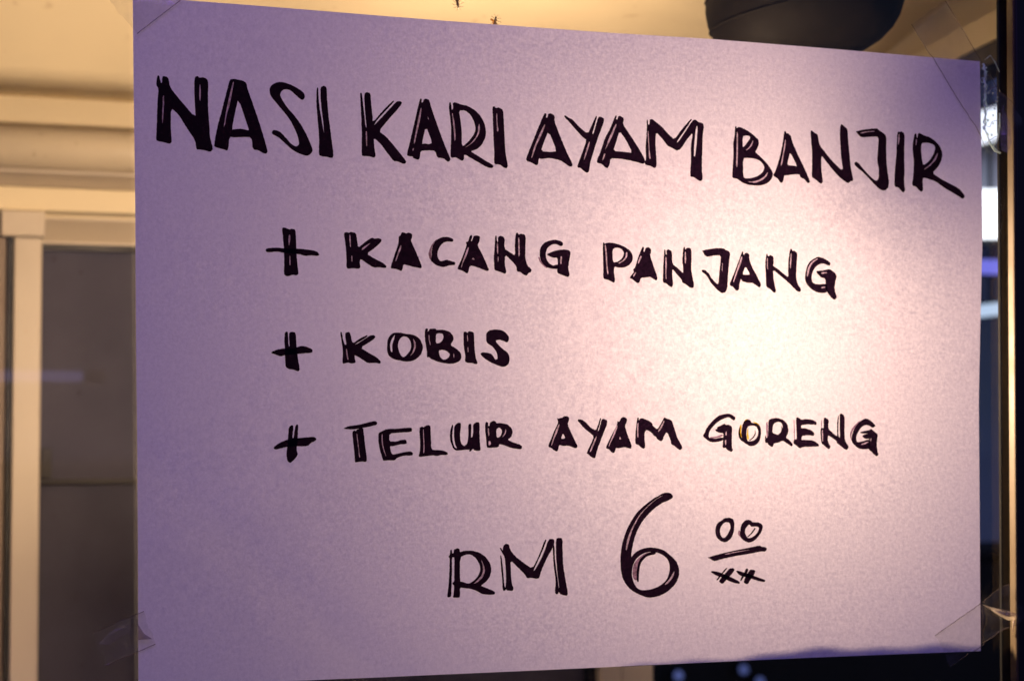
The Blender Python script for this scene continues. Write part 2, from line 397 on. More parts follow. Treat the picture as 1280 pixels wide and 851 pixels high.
INK = """
#N
-201.7,115.3 -201.0,115.4 -200.3,112.4 -199.7,112.1 -199.6,114.9 -198.9,115.2 -197.1,114.9 -196.4,110.8 -193.4,106.9 -184.9,97.4 -185.4,103.6 -185.8,112.2 -185.5,115.6 -184.4,116.1 -183.5,115.3 -181.8,115.7 -180.1,114.9 -179.7,113.2 -179.8,107.5 -179.7,101.8 -179.1,95.4 -178.8,89.7 -177.3,84.7 -178.4,83.2 -180.6,83.8 -183.3,84.1 -184.5,84.0 -185.1,88.0 -189.0,93.5 -192.2,98.6 -195.8,101.8 -195.8,93.1 -195.3,86.8 -196.1,85.9 -198.8,86.6 -201.7,87.0 -202.0,87.9 -201.7,94.3 -201.6,102.7 -201.1,109.8 -202.2,111.1
- -199.3,106.8 -198.7,106.9 -198.7,102.9 -199.0,97.2 -199.4,94.0 -199.6,97.2 -199.4,102.9
- -183.6,112.4 -183.0,112.3 -182.8,108.0 -183.1,104.8 -183.6,106.6
#A
-170.2,115.3 -168.7,115.7 -166.7,115.5 -164.6,115.2 -162.9,114.3 -162.3,111.4 -159.1,102.9 -156.1,94.4 -153.1,84.8 -153.8,83.6 -154.9,83.7 -157.5,85.0 -159.8,85.2 -160.3,90.6 -164.7,90.4 -167.6,90.1 -170.2,90.3 -170.6,85.1 -171.2,84.1 -172.6,84.6 -176.2,85.4 -176.9,86.2 -175.5,94.2 -173.4,102.1 -171.7,109.4
- -166.4,107.4 -161.9,94.8 -161.5,93.3 -164.8,94.0 -167.6,93.7 -169.2,93.4 -167.7,101.7
- -168.9,114.6 -168.3,114.2 -169.2,109.5 -170.2,103.7 -171.4,100.1 -172.0,95.8 -172.9,93.6 -172.0,100.1 -170.6,107.3
#S
~ -152.4,112.3 -151.1,114.3 -148.2,115.5 -144.6,115.1 -140.9,113.7 -137.6,111.7 -136.6,109.9 -137.3,108.4 -138.5,108.5 -140.5,110.1 -143.1,112.1 -145.3,112.5 -147.1,111.6 -147.8,110.0 -147.1,108.2 -144.5,104.4 -140.1,99.6 -136.4,94.0 -133.4,87.6 -133.1,85.4 -134.8,83.7 -136.7,83.7 -140.7,85.1 -144.4,87.8 -148.1,90.9 -151.0,92.4 -151.1,93.5 -150.3,94.1 -147.7,93.4 -145.1,91.0 -142.9,88.6 -140.7,87.4 -139.3,88.0 -139.1,89.5 -140.4,93.8 -143.7,99.7 -148.2,104.9 -151.8,109.1
#I
-131.0,114.2 -130.6,113.9 -130.4,109.5 -129.8,104.5 -128.6,98.0 -127.6,92.9 -128.0,98.0 -128.9,104.5 -129.4,109.6 -129.5,114.3 -128.0,115.1 -126.7,114.5 -126.6,110.5 -125.9,102.5 -124.7,93.8 -123.3,84.4 -123.9,82.9 -126.3,83.4 -129.8,83.7 -130.0,84.8 -129.9,92.1 -130.6,99.3 -131.3,106.6 -131.3,111.7
#K
-111.3,112.8 -110.5,112.9 -110.1,109.5 -109.3,103.1 -108.7,97.6 -108.1,97.2 -108.6,101.2 -109.2,108.3 -109.3,112.5 -108.3,113.4 -106.5,113.0 -106.3,109.7 -105.6,103.3 -105.3,99.7 -100.6,105.5 -95.9,110.2 -95.3,110.0 -98.6,106.3 -103.6,100.9 -104.9,98.4 -104.5,98.7 -99.3,104.3 -94.3,109.9 -92.6,110.2 -91.6,109.5 -93.2,107.2 -98.6,101.0 -102.6,96.0 -99.2,93.8 -95.2,89.5 -89.7,83.1 -90.0,82.0 -91.1,81.8 -93.8,82.9 -95.5,82.8 -98.5,86.4 -101.5,90.2 -104.9,93.2 -104.7,89.0 -104.0,84.9 -104.6,84.0 -107.5,84.6 -110.0,84.5 -110.4,85.2 -110.3,93.3 -110.7,103.0
- -108.7,95.7 -108.0,95.7 -107.9,92.8 -107.9,88.6 -108.4,89.5
#A
-83.2,111.9 -82.4,111.8 -82.6,110.1 -81.9,110.1 -81.6,111.4 -80.4,112.0 -78.8,111.4 -78.0,108.0 -74.9,99.6 -71.4,90.6 -68.8,85.1 -69.3,83.8 -70.4,83.8 -72.1,85.2 -75.0,85.3 -76.1,88.5 -79.6,88.5 -83.0,88.1 -83.4,84.8 -84.1,83.9 -86.6,84.7 -86.5,85.3 -89.1,85.5 -89.4,86.2 -87.8,92.4 -85.8,101.0 -84.1,108.3
- -80.5,99.7 -77.4,92.0 -78.9,91.2 -81.0,91.5 -82.5,91.1
- -83.1,107.4 -82.4,107.8 -83.1,102.5 -84.7,95.9 -85.7,91.2 -86.3,91.2 -85.1,97.8
- -86.7,88.9 -86.1,89.3 -86.3,88.1 -86.8,87.8
- -79.7,104.3 -79.0,102.7 -79.4,102.4
#R
-69.3,110.9 -68.6,110.9 -68.2,107.2 -67.4,108.6 -67.7,110.5 -66.7,111.1 -63.9,110.2 -60.5,109.7 -57.0,107.9 -54.3,105.3 -52.5,102.1 -51.8,98.8 -52.1,95.5 -53.9,92.1 -56.3,90.0 -59.4,88.9 -56.3,87.3 -52.1,84.9 -48.3,83.1 -48.3,82.1 -49.3,81.6 -51.4,82.1 -54.9,83.8 -59.0,85.9 -62.3,87.6 -62.3,85.4 -63.0,84.4 -64.5,84.9 -66.3,86.0 -68.3,85.6 -68.8,86.4 -68.6,92.1 -68.4,98.6 -68.9,103.9 -69.6,108.5
- -64.8,107.4 -61.9,107.7 -59.1,105.7 -57.4,102.5 -56.7,99.2 -57.7,96.5 -60.4,93.1 -62.8,91.0 -63.5,92.3 -63.4,97.6 -64.1,103.5
- -54.9,102.0 -54.6,99.3 -55.3,96.7 -57.7,93.2 -61.1,90.8 -61.9,90.5 -59.1,92.6 -56.6,95.6 -55.6,98.3 -55.6,100.6
- -68.2,105.9 -67.7,105.9 -67.1,103.3 -66.5,98.7 -66.3,94.1 -66.9,93.1 -67.2,97.4 -67.7,102.6
#I
-48.6,109.9 -47.7,110.3 -47.0,109.4 -45.4,109.8 -43.5,108.8 -43.2,104.6 -42.9,98.6 -42.6,92.0 -42.1,87.3 -41.1,83.1 -41.8,81.9 -42.9,82.1 -45.0,83.5 -47.4,83.5 -47.8,84.4 -47.8,90.4 -48.2,97.0 -48.4,104.3
- -46.9,107.0 -46.3,107.1 -46.2,102.4 -45.6,99.1 -46.4,98.4 -46.7,103.1
#A
-23.2,108.3 -22.1,108.2 -22.5,106.3 -21.7,106.3 -21.3,108.2 -19.8,108.5 -18.0,107.2 -18.4,105.0 -15.8,98.7 -12.5,91.2 -9.3,85.4 -9.6,84.2 -10.9,84.1 -13.3,85.7 -15.7,86.9 -20.6,87.7 -25.0,87.0 -26.0,87.4 -26.3,84.7 -27.1,83.9 -30.0,85.3 -31.8,85.6 -32.3,86.7 -30.2,91.9 -27.0,99.6
- -21.2,100.3 -17.0,91.0 -19.8,90.4 -25.0,90.5 -23.4,95.3
- -23.3,103.2 -22.7,103.0 -24.6,98.2 -27.0,93.6 -28.6,89.0 -29.5,87.0 -29.7,87.8 -28.2,92.8 -25.8,98.2
#Y
-13.7,107.6 -12.6,107.8 -11.3,106.9 -9.3,106.2 -6.1,102.9 -1.6,99.7 0.5,104.0 2.5,108.4 3.1,108.3 2.1,104.9 0.5,99.8 1.3,99.9 2.5,104.1 3.7,108.0 5.0,108.2 6.7,107.3 6.2,105.1 3.7,98.8 1.3,91.9 -0.5,86.4 -1.0,82.2 -2.1,81.5 -3.6,82.3 -5.4,83.8 -6.7,83.7 -6.8,84.6 -4.4,90.8 -2.1,96.9 -3.6,97.7 -6.9,100.8 -10.9,105.0
- -1.2,95.9 -0.5,96.2 -1.2,93.3 -3.2,87.8 -3.8,87.4 -2.4,92.4
#A
12.4,109.2 13.1,109.1 12.6,107.3 13.4,107.3 13.9,108.9 14.8,109.1 16.7,108.1 16.1,105.2 19.4,100.8 23.5,95.2 27.5,88.8 27.0,87.2 25.9,87.1 23.5,87.6 19.4,88.4 14.4,88.9 9.8,89.0 9.2,85.3 8.2,84.1 7.0,84.6 5.4,86.1 3.3,86.3 2.8,87.3 5.0,92.0 7.0,98.2 9.5,102.2
- 14.4,102.1 17.7,98.0 21.1,91.8 16.9,92.2 11.1,92.3 12.8,97.0
- 12.3,105.0 13.1,105.1 11.1,100.0 7.8,93.7 7.0,92.5 8.7,97.6
- 6.4,90.9 7.4,91.0 6.2,87.9 5.6,87.6
#M
28.4,108.2 28.9,107.8 29.0,105.5 29.9,105.9 29.8,108.1 31.2,108.5 33.0,107.2 36.1,105.1 39.4,101.7 42.6,99.2 46.2,104.0 51.2,109.6 51.7,109.3 47.8,103.7 43.6,98.1 44.5,98.1 47.8,102.6 51.9,108.6 53.4,109.4 55.1,108.2 57.2,107.9 58.0,106.8 57.3,101.5 57.0,93.7 56.7,85.8 57.2,81.2 56.3,79.9 54.6,80.5 52.5,81.9 50.9,81.9 50.7,82.9 51.2,90.3 51.1,96.5 52.3,103.2 49.5,100.3 45.7,94.7 43.6,94.1 41.5,95.3 39.0,96.1 36.9,98.9 33.1,102.6 32.7,97.9 33.0,92.5 33.4,86.4 32.4,85.2 30.2,86.1 27.7,86.6 27.2,87.5 28.0,89.2 27.7,95.4 28.4,101.6
- 28.7,102.4 29.2,103.0 29.5,97.8 29.9,92.4 30.4,89.7 29.5,89.3 29.2,95.5
- 53.9,106.0 54.8,106.4 54.3,99.0 53.4,91.9 52.6,91.5 52.9,98.1
#B
74.49,107.07 75.06,107.20 75.28,106.08 75.84,106.62 76.86,106.98 79.23,106.18 82.06,104.88 84.90,102.96 86.88,101.25 87.05,99.46 86.31,97.10 84.89,95.34 87.72,93.30 91.14,90.36 93.98,86.88 94.66,84.84 93.97,82.75 91.69,80.59 88.84,79.45 85.43,79.10 81.46,79.35 78.07,80.29 75.53,81.98 73.28,82.20 72.77,83.00 73.23,88.55 73.57,93.69 73.47,99.32 74.26,102.95
- 78.44,102.64 80.36,103.15 82.29,102.93 82.51,101.81 80.92,99.68 79.11,97.54 78.37,97.50
- 83.76,100.84 84.21,100.61 83.47,98.51 82.05,96.90 80.24,95.74 80.12,96.04 81.77,97.40 83.08,99.27
- 78.54,92.07 81.48,92.30 84.88,92.15 87.72,91.24 89.71,89.27 90.10,87.74 89.13,85.64 86.57,83.73 83.16,82.56 79.77,82.26 78.64,83.14
- 91.58,85.85 91.98,85.50 91.12,83.66 88.84,81.76 85.43,80.34 82.03,80.46 81.01,80.93 84.86,81.09 88.27,82.51 90.55,84.15
- 75.28,104.54 75.84,104.57 75.95,98.93 75.83,92.77 75.59,87.63 74.92,87.60 75.04,92.73 75.27,98.90
#A
100.90,106.07 101.59,106.26 102.05,105.09 102.97,105.29 104.57,103.82 104.80,101.86 107.78,95.77 111.24,89.70 115.04,82.32 114.22,81.41 113.24,81.78 111.80,83.49 109.60,84.18 109.20,85.72 105.45,85.40 101.43,84.71 100.85,84.84 100.16,81.71 99.41,81.01 98.55,81.18 97.41,82.89 95.98,83.76 95.12,84.09 94.89,84.85 96.27,86.98 98.58,93.80 100.20,101.12
- 104.04,96.22 108.06,89.30 106.04,89.57 102.36,89.72 103.05,92.96
- 101.23,102.20 101.69,101.97 101.46,99.11 100.59,94.92 99.72,90.23 98.85,88.90 99.14,91.24 100.19,95.94
#N
115.22,107.15 115.92,107.29 117.37,106.11 118.82,105.66 119.40,104.12 120.09,100.25 123.46,96.75 126.95,92.99 133.38,87.78 132.12,95.32 131.78,100.54 131.33,106.80 131.70,110.48 132.40,111.30 134.05,110.08 135.63,108.85 135.74,106.39 136.19,101.37 136.82,96.42 137.28,90.89 138.90,84.25 138.49,83.55 137.43,83.50 136.13,82.35 133.78,83.51 131.03,85.33 127.52,88.58 124.03,92.34 121.12,95.60 120.99,89.60 122.01,82.61 121.31,81.54 120.38,81.66 118.47,83.24 116.15,84.40 115.97,85.22 116.11,91.47 116.12,96.67 115.56,101.85
#J
140.31,107.99 141.38,108.32 143.89,109.01 147.67,109.64 152.09,110.20 153.36,109.20 155.88,107.92 157.40,106.60 157.25,100.70 157.47,93.99 158.02,88.97 158.95,83.96 158.43,81.14 157.03,79.85 155.45,79.57 153.24,80.38 150.09,83.04 146.95,85.98 144.13,88.37 141.63,89.94 139.75,91.53 139.57,92.52 140.57,93.23 141.95,92.46 144.14,90.05 147.58,86.85 150.73,84.47 152.30,84.25 153.26,85.97 153.28,90.44 152.28,93.76 152.81,100.49 153.09,106.11 149.55,106.05 143.25,105.29 141.69,106.67
- 142.63,107.55 146.41,108.46 150.51,108.89 150.82,108.51 147.04,108.05 143.26,107.19
#I
165.05,108.94 165.94,109.43 167.72,108.23 167.57,103.44 167.41,96.68 167.64,89.94 167.36,84.31 167.98,80.40 167.20,79.13 166.25,79.49 164.35,81.38 162.25,81.86 162.00,82.97 162.29,90.83 163.15,97.61 163.36,103.80 163.64,108.59 164.15,109.18
- 164.08,107.77 164.79,108.25 164.90,105.00 164.38,102.72 163.87,102.70
#R
173.36,108.51 174.26,108.83 174.64,106.59 175.02,106.61 175.29,108.60 176.00,109.14 178.89,107.93 182.11,107.24 185.33,105.30 187.90,102.70 189.18,99.36 188.51,95.93 186.55,92.45 183.30,89.48 187.17,87.10 192.35,84.76 198.19,82.45 201.83,78.90 201.43,77.63 200.44,77.14 198.82,78.10 194.92,80.05 190.38,82.14 185.22,85.32 180.71,86.55 178.01,87.00 177.86,83.61 178.10,80.52 177.14,79.75 175.85,80.43 174.26,82.23 172.34,82.54 172.02,83.66 172.68,87.90 173.04,94.68 172.29,100.28 172.44,104.23
- 177.19,104.18 180.80,104.52 184.35,103.67 185.18,102.01 184.00,98.56 181.40,95.05 178.30,92.94 177.54,95.44 177.04,99.94
- 186.33,99.80 186.72,98.97 185.28,95.79 182.03,92.82 179.12,90.88 178.67,91.26 181.39,93.07 183.98,95.73
- 174.12,106.00 174.63,106.03 174.49,103.20 173.97,102.61
#+
-146.40,50.82 -145.69,51.25 -143.92,50.73 -143.03,50.35 -142.27,50.78 -140.37,50.50 -140.10,46.08 -139.82,39.09 -139.32,34.45 -138.82,30.97 -139.64,30.25 -141.42,30.55 -143.78,29.68 -144.84,30.12 -145.32,30.80 -145.24,36.62 -145.39,41.84 -145.90,47.06
- -143.31,48.30 -142.60,48.04 -142.70,45.41 -143.27,42.78 -143.53,45.39
- -143.01,39.00 -142.42,38.44 -142.51,34.36 -142.99,34.93
| -153.73,40.90 -152.97,41.85 -149.16,42.20 -143.86,41.89 -138.54,42.04 -132.60,41.52 -130.21,40.83 -129.49,39.68 -130.20,39.13 -133.18,39.40 -135.85,38.97 -138.52,39.71 -143.84,39.85 -148.56,40.59 -152.96,40.11
#K
-118.40,49.68 -117.08,50.08 -115.99,49.76 -115.15,50.26 -112.85,49.75 -112.35,46.93 -111.85,43.12 -108.59,45.87 -105.57,47.97 -104.04,47.43 -102.52,47.83 -100.93,47.29 -101.29,46.09 -104.32,43.34 -107.96,40.70 -104.30,38.62 -100.64,36.95 -98.68,35.52 -98.91,34.57 -102.45,34.83 -104.58,34.66 -107.32,36.18 -110.67,38.44 -111.09,36.96 -110.71,34.32 -111.85,33.88 -114.57,34.16 -116.38,33.76 -117.11,34.45 -117.01,37.97 -117.40,43.25 -117.90,46.76
- -115.99,49.17 -115.38,48.90 -114.99,43.32 -115.59,43.60
- -110.39,42.87 -107.37,45.02 -105.86,45.66 -107.37,44.26 -109.78,42.18
- -114.91,39.80 -114.36,39.52 -114.35,36.87 -114.83,37.15
#A
-93.05,48.84 -92.25,49.34 -91.64,50.78 -90.41,50.70 -89.67,50.25 -88.45,50.76 -86.72,50.11 -86.83,48.62 -87.44,47.11 -85.33,43.01 -83.45,38.90 -82.08,35.66 -82.51,34.76 -83.74,35.08 -85.91,35.38 -88.38,36.03 -90.84,36.44 -91.20,34.23 -91.74,33.33 -93.28,34.00 -94.51,34.33 -96.47,34.51 -96.60,35.28 -95.15,39.76 -93.03,45.75
- -92.23,45.06 -91.62,44.90 -92.10,42.81 -93.61,39.21 -94.28,37.41 -94.53,38.00 -93.44,41.59
#C
~ -72.70,49.06 -69.89,49.32 -67.51,48.44 -67.63,47.36 -69.26,47.37 -71.44,47.00 -73.31,45.45 -74.54,43.02 -74.72,40.33 -73.28,38.28 -70.47,38.90 -68.28,38.42 -66.47,37.87 -66.71,36.84 -69.21,36.54 -72.02,35.75 -75.45,36.61 -77.63,38.46 -77.45,40.85 -77.34,43.24 -76.73,45.65 -75.18,47.78
g -74.56,48.70 -76.11,47.46 -77.97,45.01 -79.07,42.00 -78.88,39.92 -77.44,37.87 -76.70,38.19 -77.64,40.25 -77.65,42.64 -77.04,45.34
#A
-59.36,50.38 -58.60,50.64 -58.28,49.81 -58.91,47.68 -58.28,48.00 -57.65,50.13 -56.08,50.60 -54.43,50.05 -54.81,48.11 -55.81,45.97 -53.52,42.13 -50.33,35.59 -50.20,34.69 -51.28,34.36 -53.50,35.27 -56.66,36.33 -59.31,36.80 -60.11,33.54 -60.74,33.04 -62.94,34.36 -64.83,34.73 -65.20,35.32 -63.28,39.45 -60.79,45.83 -61.36,47.31 -60.16,47.47
- -57.81,40.50 -56.92,39.33 -58.43,39.47
- -60.47,44.93 -59.71,44.96 -60.77,41.32 -62.33,38.28 -63.26,35.55 -63.58,35.85 -62.46,39.47
#N
-47.21,50.46 -46.57,50.78 -46.31,47.77 -45.80,47.78 -45.81,50.20 -44.35,50.73 -42.62,49.82 -42.86,44.85 -39.86,43.12 -37.36,41.68 -37.63,46.82 -37.26,51.98 -36.49,52.43 -35.72,51.43 -34.44,52.01 -32.38,51.35 -32.50,46.37 -32.61,40.90 -31.51,37.29 -29.38,35.65 -29.90,34.30 -30.86,34.15 -31.82,32.67 -33.43,33.30 -35.03,34.47 -36.70,34.61 -36.71,36.85 -39.53,39.80 -42.34,42.14 -42.59,37.60 -41.68,34.30 -42.32,33.26 -43.98,33.94 -47.41,34.94 -47.54,35.96 -47.81,41.08 -47.32,45.93
- -46.44,47.16 -45.80,47.48 -45.66,42.35 -46.17,42.34
- -45.91,41.14 -45.53,41.15 -45.52,38.73 -45.90,38.72
- -36.04,50.20 -35.46,50.22 -35.32,46.28 -35.18,42.04 -35.82,41.12 -35.96,45.66
#G
~ -21.54,48.83 -17.65,49.62 -14.72,48.85 -14.13,47.65 -15.04,46.89 -17.64,47.73 -20.24,47.04 -22.18,44.85 -22.49,41.79 -21.19,39.09 -18.92,37.75 -16.65,38.17 -16.32,36.47 -18.92,36.28 -22.48,37.23 -25.08,40.50 -25.28,44.76 -23.80,47.54
| -22.17,42.71 -18.93,44.33 -14.38,45.32 -11.12,45.05 -10.21,43.97 -11.11,39.66 -11.50,36.60 -10.71,33.56 -11.43,32.56 -13.71,33.18 -16.64,34.27 -16.97,35.23 -16.45,37.69 -16.65,41.47 -18.93,41.40 -20.55,41.97
- -15.29,42.12 -14.38,42.14 -14.76,38.34 -15.54,38.93
g -25.72,41.70 -25.07,39.89 -23.13,37.82 -21.51,36.64 -22.48,36.43 -25.07,38.68 -26.30,41.08
#P
5.81,48.93 6.40,49.20 6.61,48.46 7.68,48.94 9.56,49.19 13.05,48.70 16.82,47.41 19.53,45.69 20.93,43.37 20.61,40.86 18.99,38.81 16.29,37.69 13.60,37.62 11.45,38.12 11.24,35.37 11.89,31.64 11.35,30.48 10.38,30.86 8.24,31.80 6.36,32.15 6.09,32.99 5.98,39.22 5.87,44.20
- 10.58,45.83 11.71,46.86 13.86,46.93 15.75,45.98 16.50,44.50 15.75,42.23 13.60,40.42 10.80,39.75
- 17.47,45.03 18.12,44.80 18.23,43.05 16.83,41.01 14.14,39.44 13.33,39.71 15.48,40.72 17.10,42.52
- 6.72,47.96 7.47,47.98 7.90,43.26 8.12,38.78 8.66,34.30 8.02,34.29 7.48,38.76 7.15,43.24
#A
25.92,47.68 26.57,47.55 26.35,45.28 26.90,45.30 27.55,47.33 29.02,47.62 30.27,46.50 30.11,44.89 29.56,44.12 30.93,39.88 32.56,35.90 33.44,33.16 33.00,32.14 32.02,32.27 29.84,33.73 27.66,33.37 24.95,33.10 24.19,30.93 23.32,30.46 22.24,31.13 20.35,32.59 19.32,32.87 19.54,33.37 21.43,35.72 21.05,36.87 21.97,37.64 23.32,41.69 24.67,45.24
- 24.83,43.48 25.49,43.25 24.94,41.73 23.86,39.70 23.32,39.68 24.13,42.21
- 21.97,35.64 22.67,35.55 21.97,34.13 21.16,33.41 20.89,33.86
#N
37.04,46.85 37.48,46.61 37.70,44.35 38.25,44.37 38.14,46.38 39.24,46.87 40.99,45.96 40.88,40.15 44.07,37.96 46.82,35.51 46.71,38.79 46.27,41.31 46.60,45.36 46.94,48.15 47.60,48.32 47.82,46.91 48.48,47.69 49.86,47.99 51.02,47.26 51.02,41.94 50.80,37.88 51.52,33.85 52.34,30.58 52.07,29.31 51.24,28.78 49.86,29.26 47.92,30.63 46.27,31.30 45.99,32.71 43.52,35.17 41.05,37.88 40.99,34.10 41.43,30.07 40.77,28.95 39.40,29.62 38.03,30.75 36.39,31.17 36.17,31.97 36.39,37.51 36.72,42.56
- 37.48,43.34 38.14,43.35 38.25,40.08 37.92,35.54 38.14,32.52 37.59,33.01 37.48,38.55
- 47.60,45.90 48.15,45.91 48.37,42.37 47.82,39.83 47.49,41.84
#J
56.51,46.66 58.45,47.22 62.91,48.07 67.66,48.26 68.50,48.03 69.06,47.43 70.63,47.07 71.53,45.82 70.96,42.99 70.57,38.90 70.11,33.79 70.00,29.71 68.99,27.40 67.03,26.69 64.57,28.32 61.23,31.55 59.00,35.05 56.50,36.76 56.34,37.52 57.61,37.81 60.12,36.09 61.23,34.09 63.46,31.85 64.68,30.86 65.41,32.15 65.69,36.74 66.26,40.83 66.60,44.91 62.91,44.71 59.57,43.90 57.90,44.67 57.34,45.92
- 67.15,41.36 67.49,41.37 67.37,37.04 67.04,37.28
#A
77.80,46.87 78.36,47.19 78.47,45.50 78.92,45.26 79.26,46.04 80.17,46.52 81.75,45.75 81.63,43.80 83.10,39.74 85.92,35.20 88.07,31.41 87.73,30.37 87.05,30.00 85.63,30.84 83.37,32.17 80.82,32.00 78.00,32.71 77.16,33.96 76.31,31.39 76.19,29.09 75.29,28.00 74.34,28.38 72.93,30.03 71.53,30.46 71.14,31.27 72.38,33.85 74.63,39.01 76.61,43.66
- 79.59,40.26 82.24,36.13 80.26,35.83 77.89,35.92
- 77.34,44.60 78.13,44.47 77.17,41.12 75.47,37.50 73.78,33.37 73.39,32.09 72.94,32.33 74.35,36.45
#N
90.94,45.86 91.34,46.38 91.73,45.36 92.19,45.12 93.05,45.92 94.93,44.79 94.81,41.59 94.46,40.66 97.31,39.08 100.74,36.59 103.03,35.10 102.81,38.71 102.94,42.84 103.64,47.51 104.10,49.07 104.91,49.09 105.13,48.07 106.23,48.36 107.89,47.11 107.66,44.00 107.36,40.38 107.06,35.72 107.91,32.12 109.92,29.58 109.46,28.54 108.48,28.42 107.04,29.11 104.17,31.78 101.31,34.03 98.45,36.02 94.57,38.91 94.68,34.90 95.47,30.80 96.15,28.76 95.58,27.62 94.72,27.81 93.01,29.46 91.02,30.29 90.80,31.72 90.69,36.34 90.36,41.47
- 91.16,44.32 91.85,44.34 91.73,40.99 91.95,38.69 91.27,38.93
- 104.33,47.01 104.79,46.76 104.54,42.37 104.19,39.26 103.74,40.28 103.97,43.90
#G
~ 118.65,45.45 121.55,45.22 124.17,44.20 125.97,42.94 125.74,41.79 124.75,41.77 122.13,42.53 119.22,41.72 116.89,39.33 115.72,35.93 116.29,33.09 119.19,32.28 123.26,32.48 124.13,31.46 123.83,28.60 119.76,28.25 116.28,29.47 113.11,32.24 112.13,35.32 112.84,39.48 114.58,42.90
- 118.36,44.82 119.81,44.86 116.90,43.22 114.87,40.57 113.70,35.88 113.00,35.86 113.42,39.50 115.16,42.65
- 120.93,30.97 123.26,31.34 123.25,30.66 121.22,30.36
| 118.28,38.69 121.53,38.98 125.61,39.92 127.95,38.57 129.69,36.79 128.81,34.17 128.21,29.99 129.66,26.12 128.37,24.90 126.74,25.80 124.41,28.35 123.54,29.89 123.55,32.49 123.27,35.34 120.94,35.64 119.49,37.06 118.63,37.66
- 120.95,38.14 124.15,38.42 124.15,37.80 121.24,37.42
#+
-144.82,4.84 -144.19,5.30 -143.47,5.00 -143.37,2.44 -143.07,-1.32 -142.62,-1.31 -142.83,2.44 -142.84,4.87 -141.36,5.25 -140.01,4.92 -139.76,1.60 -139.46,-2.82 -138.80,-7.23 -138.06,-11.21 -138.55,-12.19 -139.67,-11.88 -141.25,-11.32 -142.83,-11.16 -144.40,-10.38 -144.56,-7.29 -144.77,-2.00 -144.98,1.53
| -151.29,-4.06 -148.26,-2.70 -145.13,-2.22 -140.64,-2.17 -138.84,-1.40 -137.04,-0.93 -134.33,-1.52 -132.33,-2.51 -132.51,-3.89 -136.12,-4.11 -140.62,-4.60 -145.11,-5.09 -146.67,-5.64 -148.69,-4.91
#K
-119.73,5.44 -119.14,5.45 -118.67,3.22 -117.96,0.33 -117.41,-0.33 -116.82,-0.10 -117.29,2.80 -117.44,5.03 -116.62,5.26 -115.61,5.59 -115.01,4.17 -114.30,1.05 -113.38,0.71 -110.63,2.67 -107.41,4.28 -107.13,3.75 -109.71,2.01 -112.92,0.18 -112.46,-0.04 -108.78,2.24 -106.03,4.07 -104.18,4.33 -103.52,3.44 -105.09,1.85 -110.61,-1.36 -106.91,-3.55 -102.73,-5.75 -100.96,-7.53 -101.33,-8.43 -103.65,-8.00 -106.88,-8.26 -109.66,-6.49 -113.12,-4.52 -113.11,-6.31 -112.50,-7.86 -113.33,-8.32 -114.70,-8.42 -116.08,-7.99 -118.37,-8.63 -118.65,-8.15 -118.40,-3.91 -118.69,-1.24 -119.12,1.88
- -117.13,-2.02 -116.58,-2.01 -116.19,-4.78 -115.86,-6.78 -116.46,-6.79 -116.83,-4.78
#O
~ -98.02,0.17 -97.44,3.04 -95.47,5.22 -92.25,5.51 -89.52,5.07 -86.03,4.64 -83.03,3.00 -81.41,-0.34 -82.00,-3.47 -84.48,-6.14 -87.97,-7.28 -91.94,-6.93 -95.42,-6.01 -97.65,-3.89
-~ -92.97,-0.72 -92.48,2.16 -90.75,3.86 -88.42,3.41 -87.01,1.27 -87.00,-1.61 -88.48,-4.02 -90.36,-5.38 -91.96,-4.06
-~ -96.69,0.19 -95.96,2.59 -94.48,4.52 -94.87,2.60 -95.64,-0.04 -95.63,-3.15 -96.42,-2.44
-~ -86.02,2.96 -84.77,1.30 -84.71,-1.10 -85.74,-3.51 -87.23,-4.73 -86.24,-3.04 -85.51,-0.63 -85.62,1.53
#B
-80.29,7.37 -79.54,7.72 -78.94,7.39 -79.14,5.95 -78.54,6.68 -78.04,7.55 -76.53,7.57 -75.43,7.69 -75.02,6.97 -71.50,7.17 -68.72,6.34 -66.94,4.43 -66.93,2.50 -68.44,0.31 -65.40,-1.35 -63.36,-3.26 -62.95,-5.19 -63.86,-6.89 -66.39,-8.03 -69.42,-8.15 -73.45,-7.47 -76.98,-6.30 -78.49,-5.11 -79.39,-5.36 -79.25,-2.96 -80.02,0.88 -80.43,4.24
- -75.22,5.28 -73.51,5.69 -71.99,5.42 -71.49,4.13 -71.98,2.43 -73.49,1.06 -75.20,0.94
- -73.88,-2.17 -71.96,-1.81 -69.95,-2.37 -68.42,-3.80 -68.92,-5.25 -70.43,-6.33 -71.95,-6.35 -73.36,-4.82
- -78.78,4.75 -78.23,4.76 -78.12,2.35 -77.51,0.19 -78.01,0.19 -78.52,2.34
- -66.91,-3.30 -66.40,-3.78 -66.40,-5.47 -66.70,-5.47
#I
-62.13,6.34 -60.86,6.46 -60.25,5.74 -59.59,6.72 -57.30,6.42 -56.98,3.61 -56.87,-0.76 -56.24,-5.12 -55.31,-7.54 -55.82,-8.32 -57.76,-7.66 -59.79,-7.68 -61.32,-7.11 -61.08,-4.20 -61.85,-0.82
- -60.45,5.01 -60.04,5.02 -59.83,2.11 -60.24,2.11
- -60.13,-0.31 -59.72,-0.79 -59.61,-2.73 -60.01,-2.74
#S
~ -50.91,6.12 -49.12,7.32 -46.04,7.66 -42.95,6.97 -40.62,4.81 -40.46,2.86 -41.39,1.97 -42.94,2.58 -45.00,3.04 -46.54,2.29 -43.96,-0.60 -40.86,-3.00 -39.92,-5.92 -40.84,-8.37 -42.90,-9.27 -45.48,-8.66 -48.56,-7.47 -51.13,-6.04 -53.69,-3.88 -52.67,-2.90 -48.83,-3.48 -46.77,-5.99 -45.74,-5.50 -46.01,-3.06 -48.07,-0.17 -50.64,1.51 -51.16,3.93
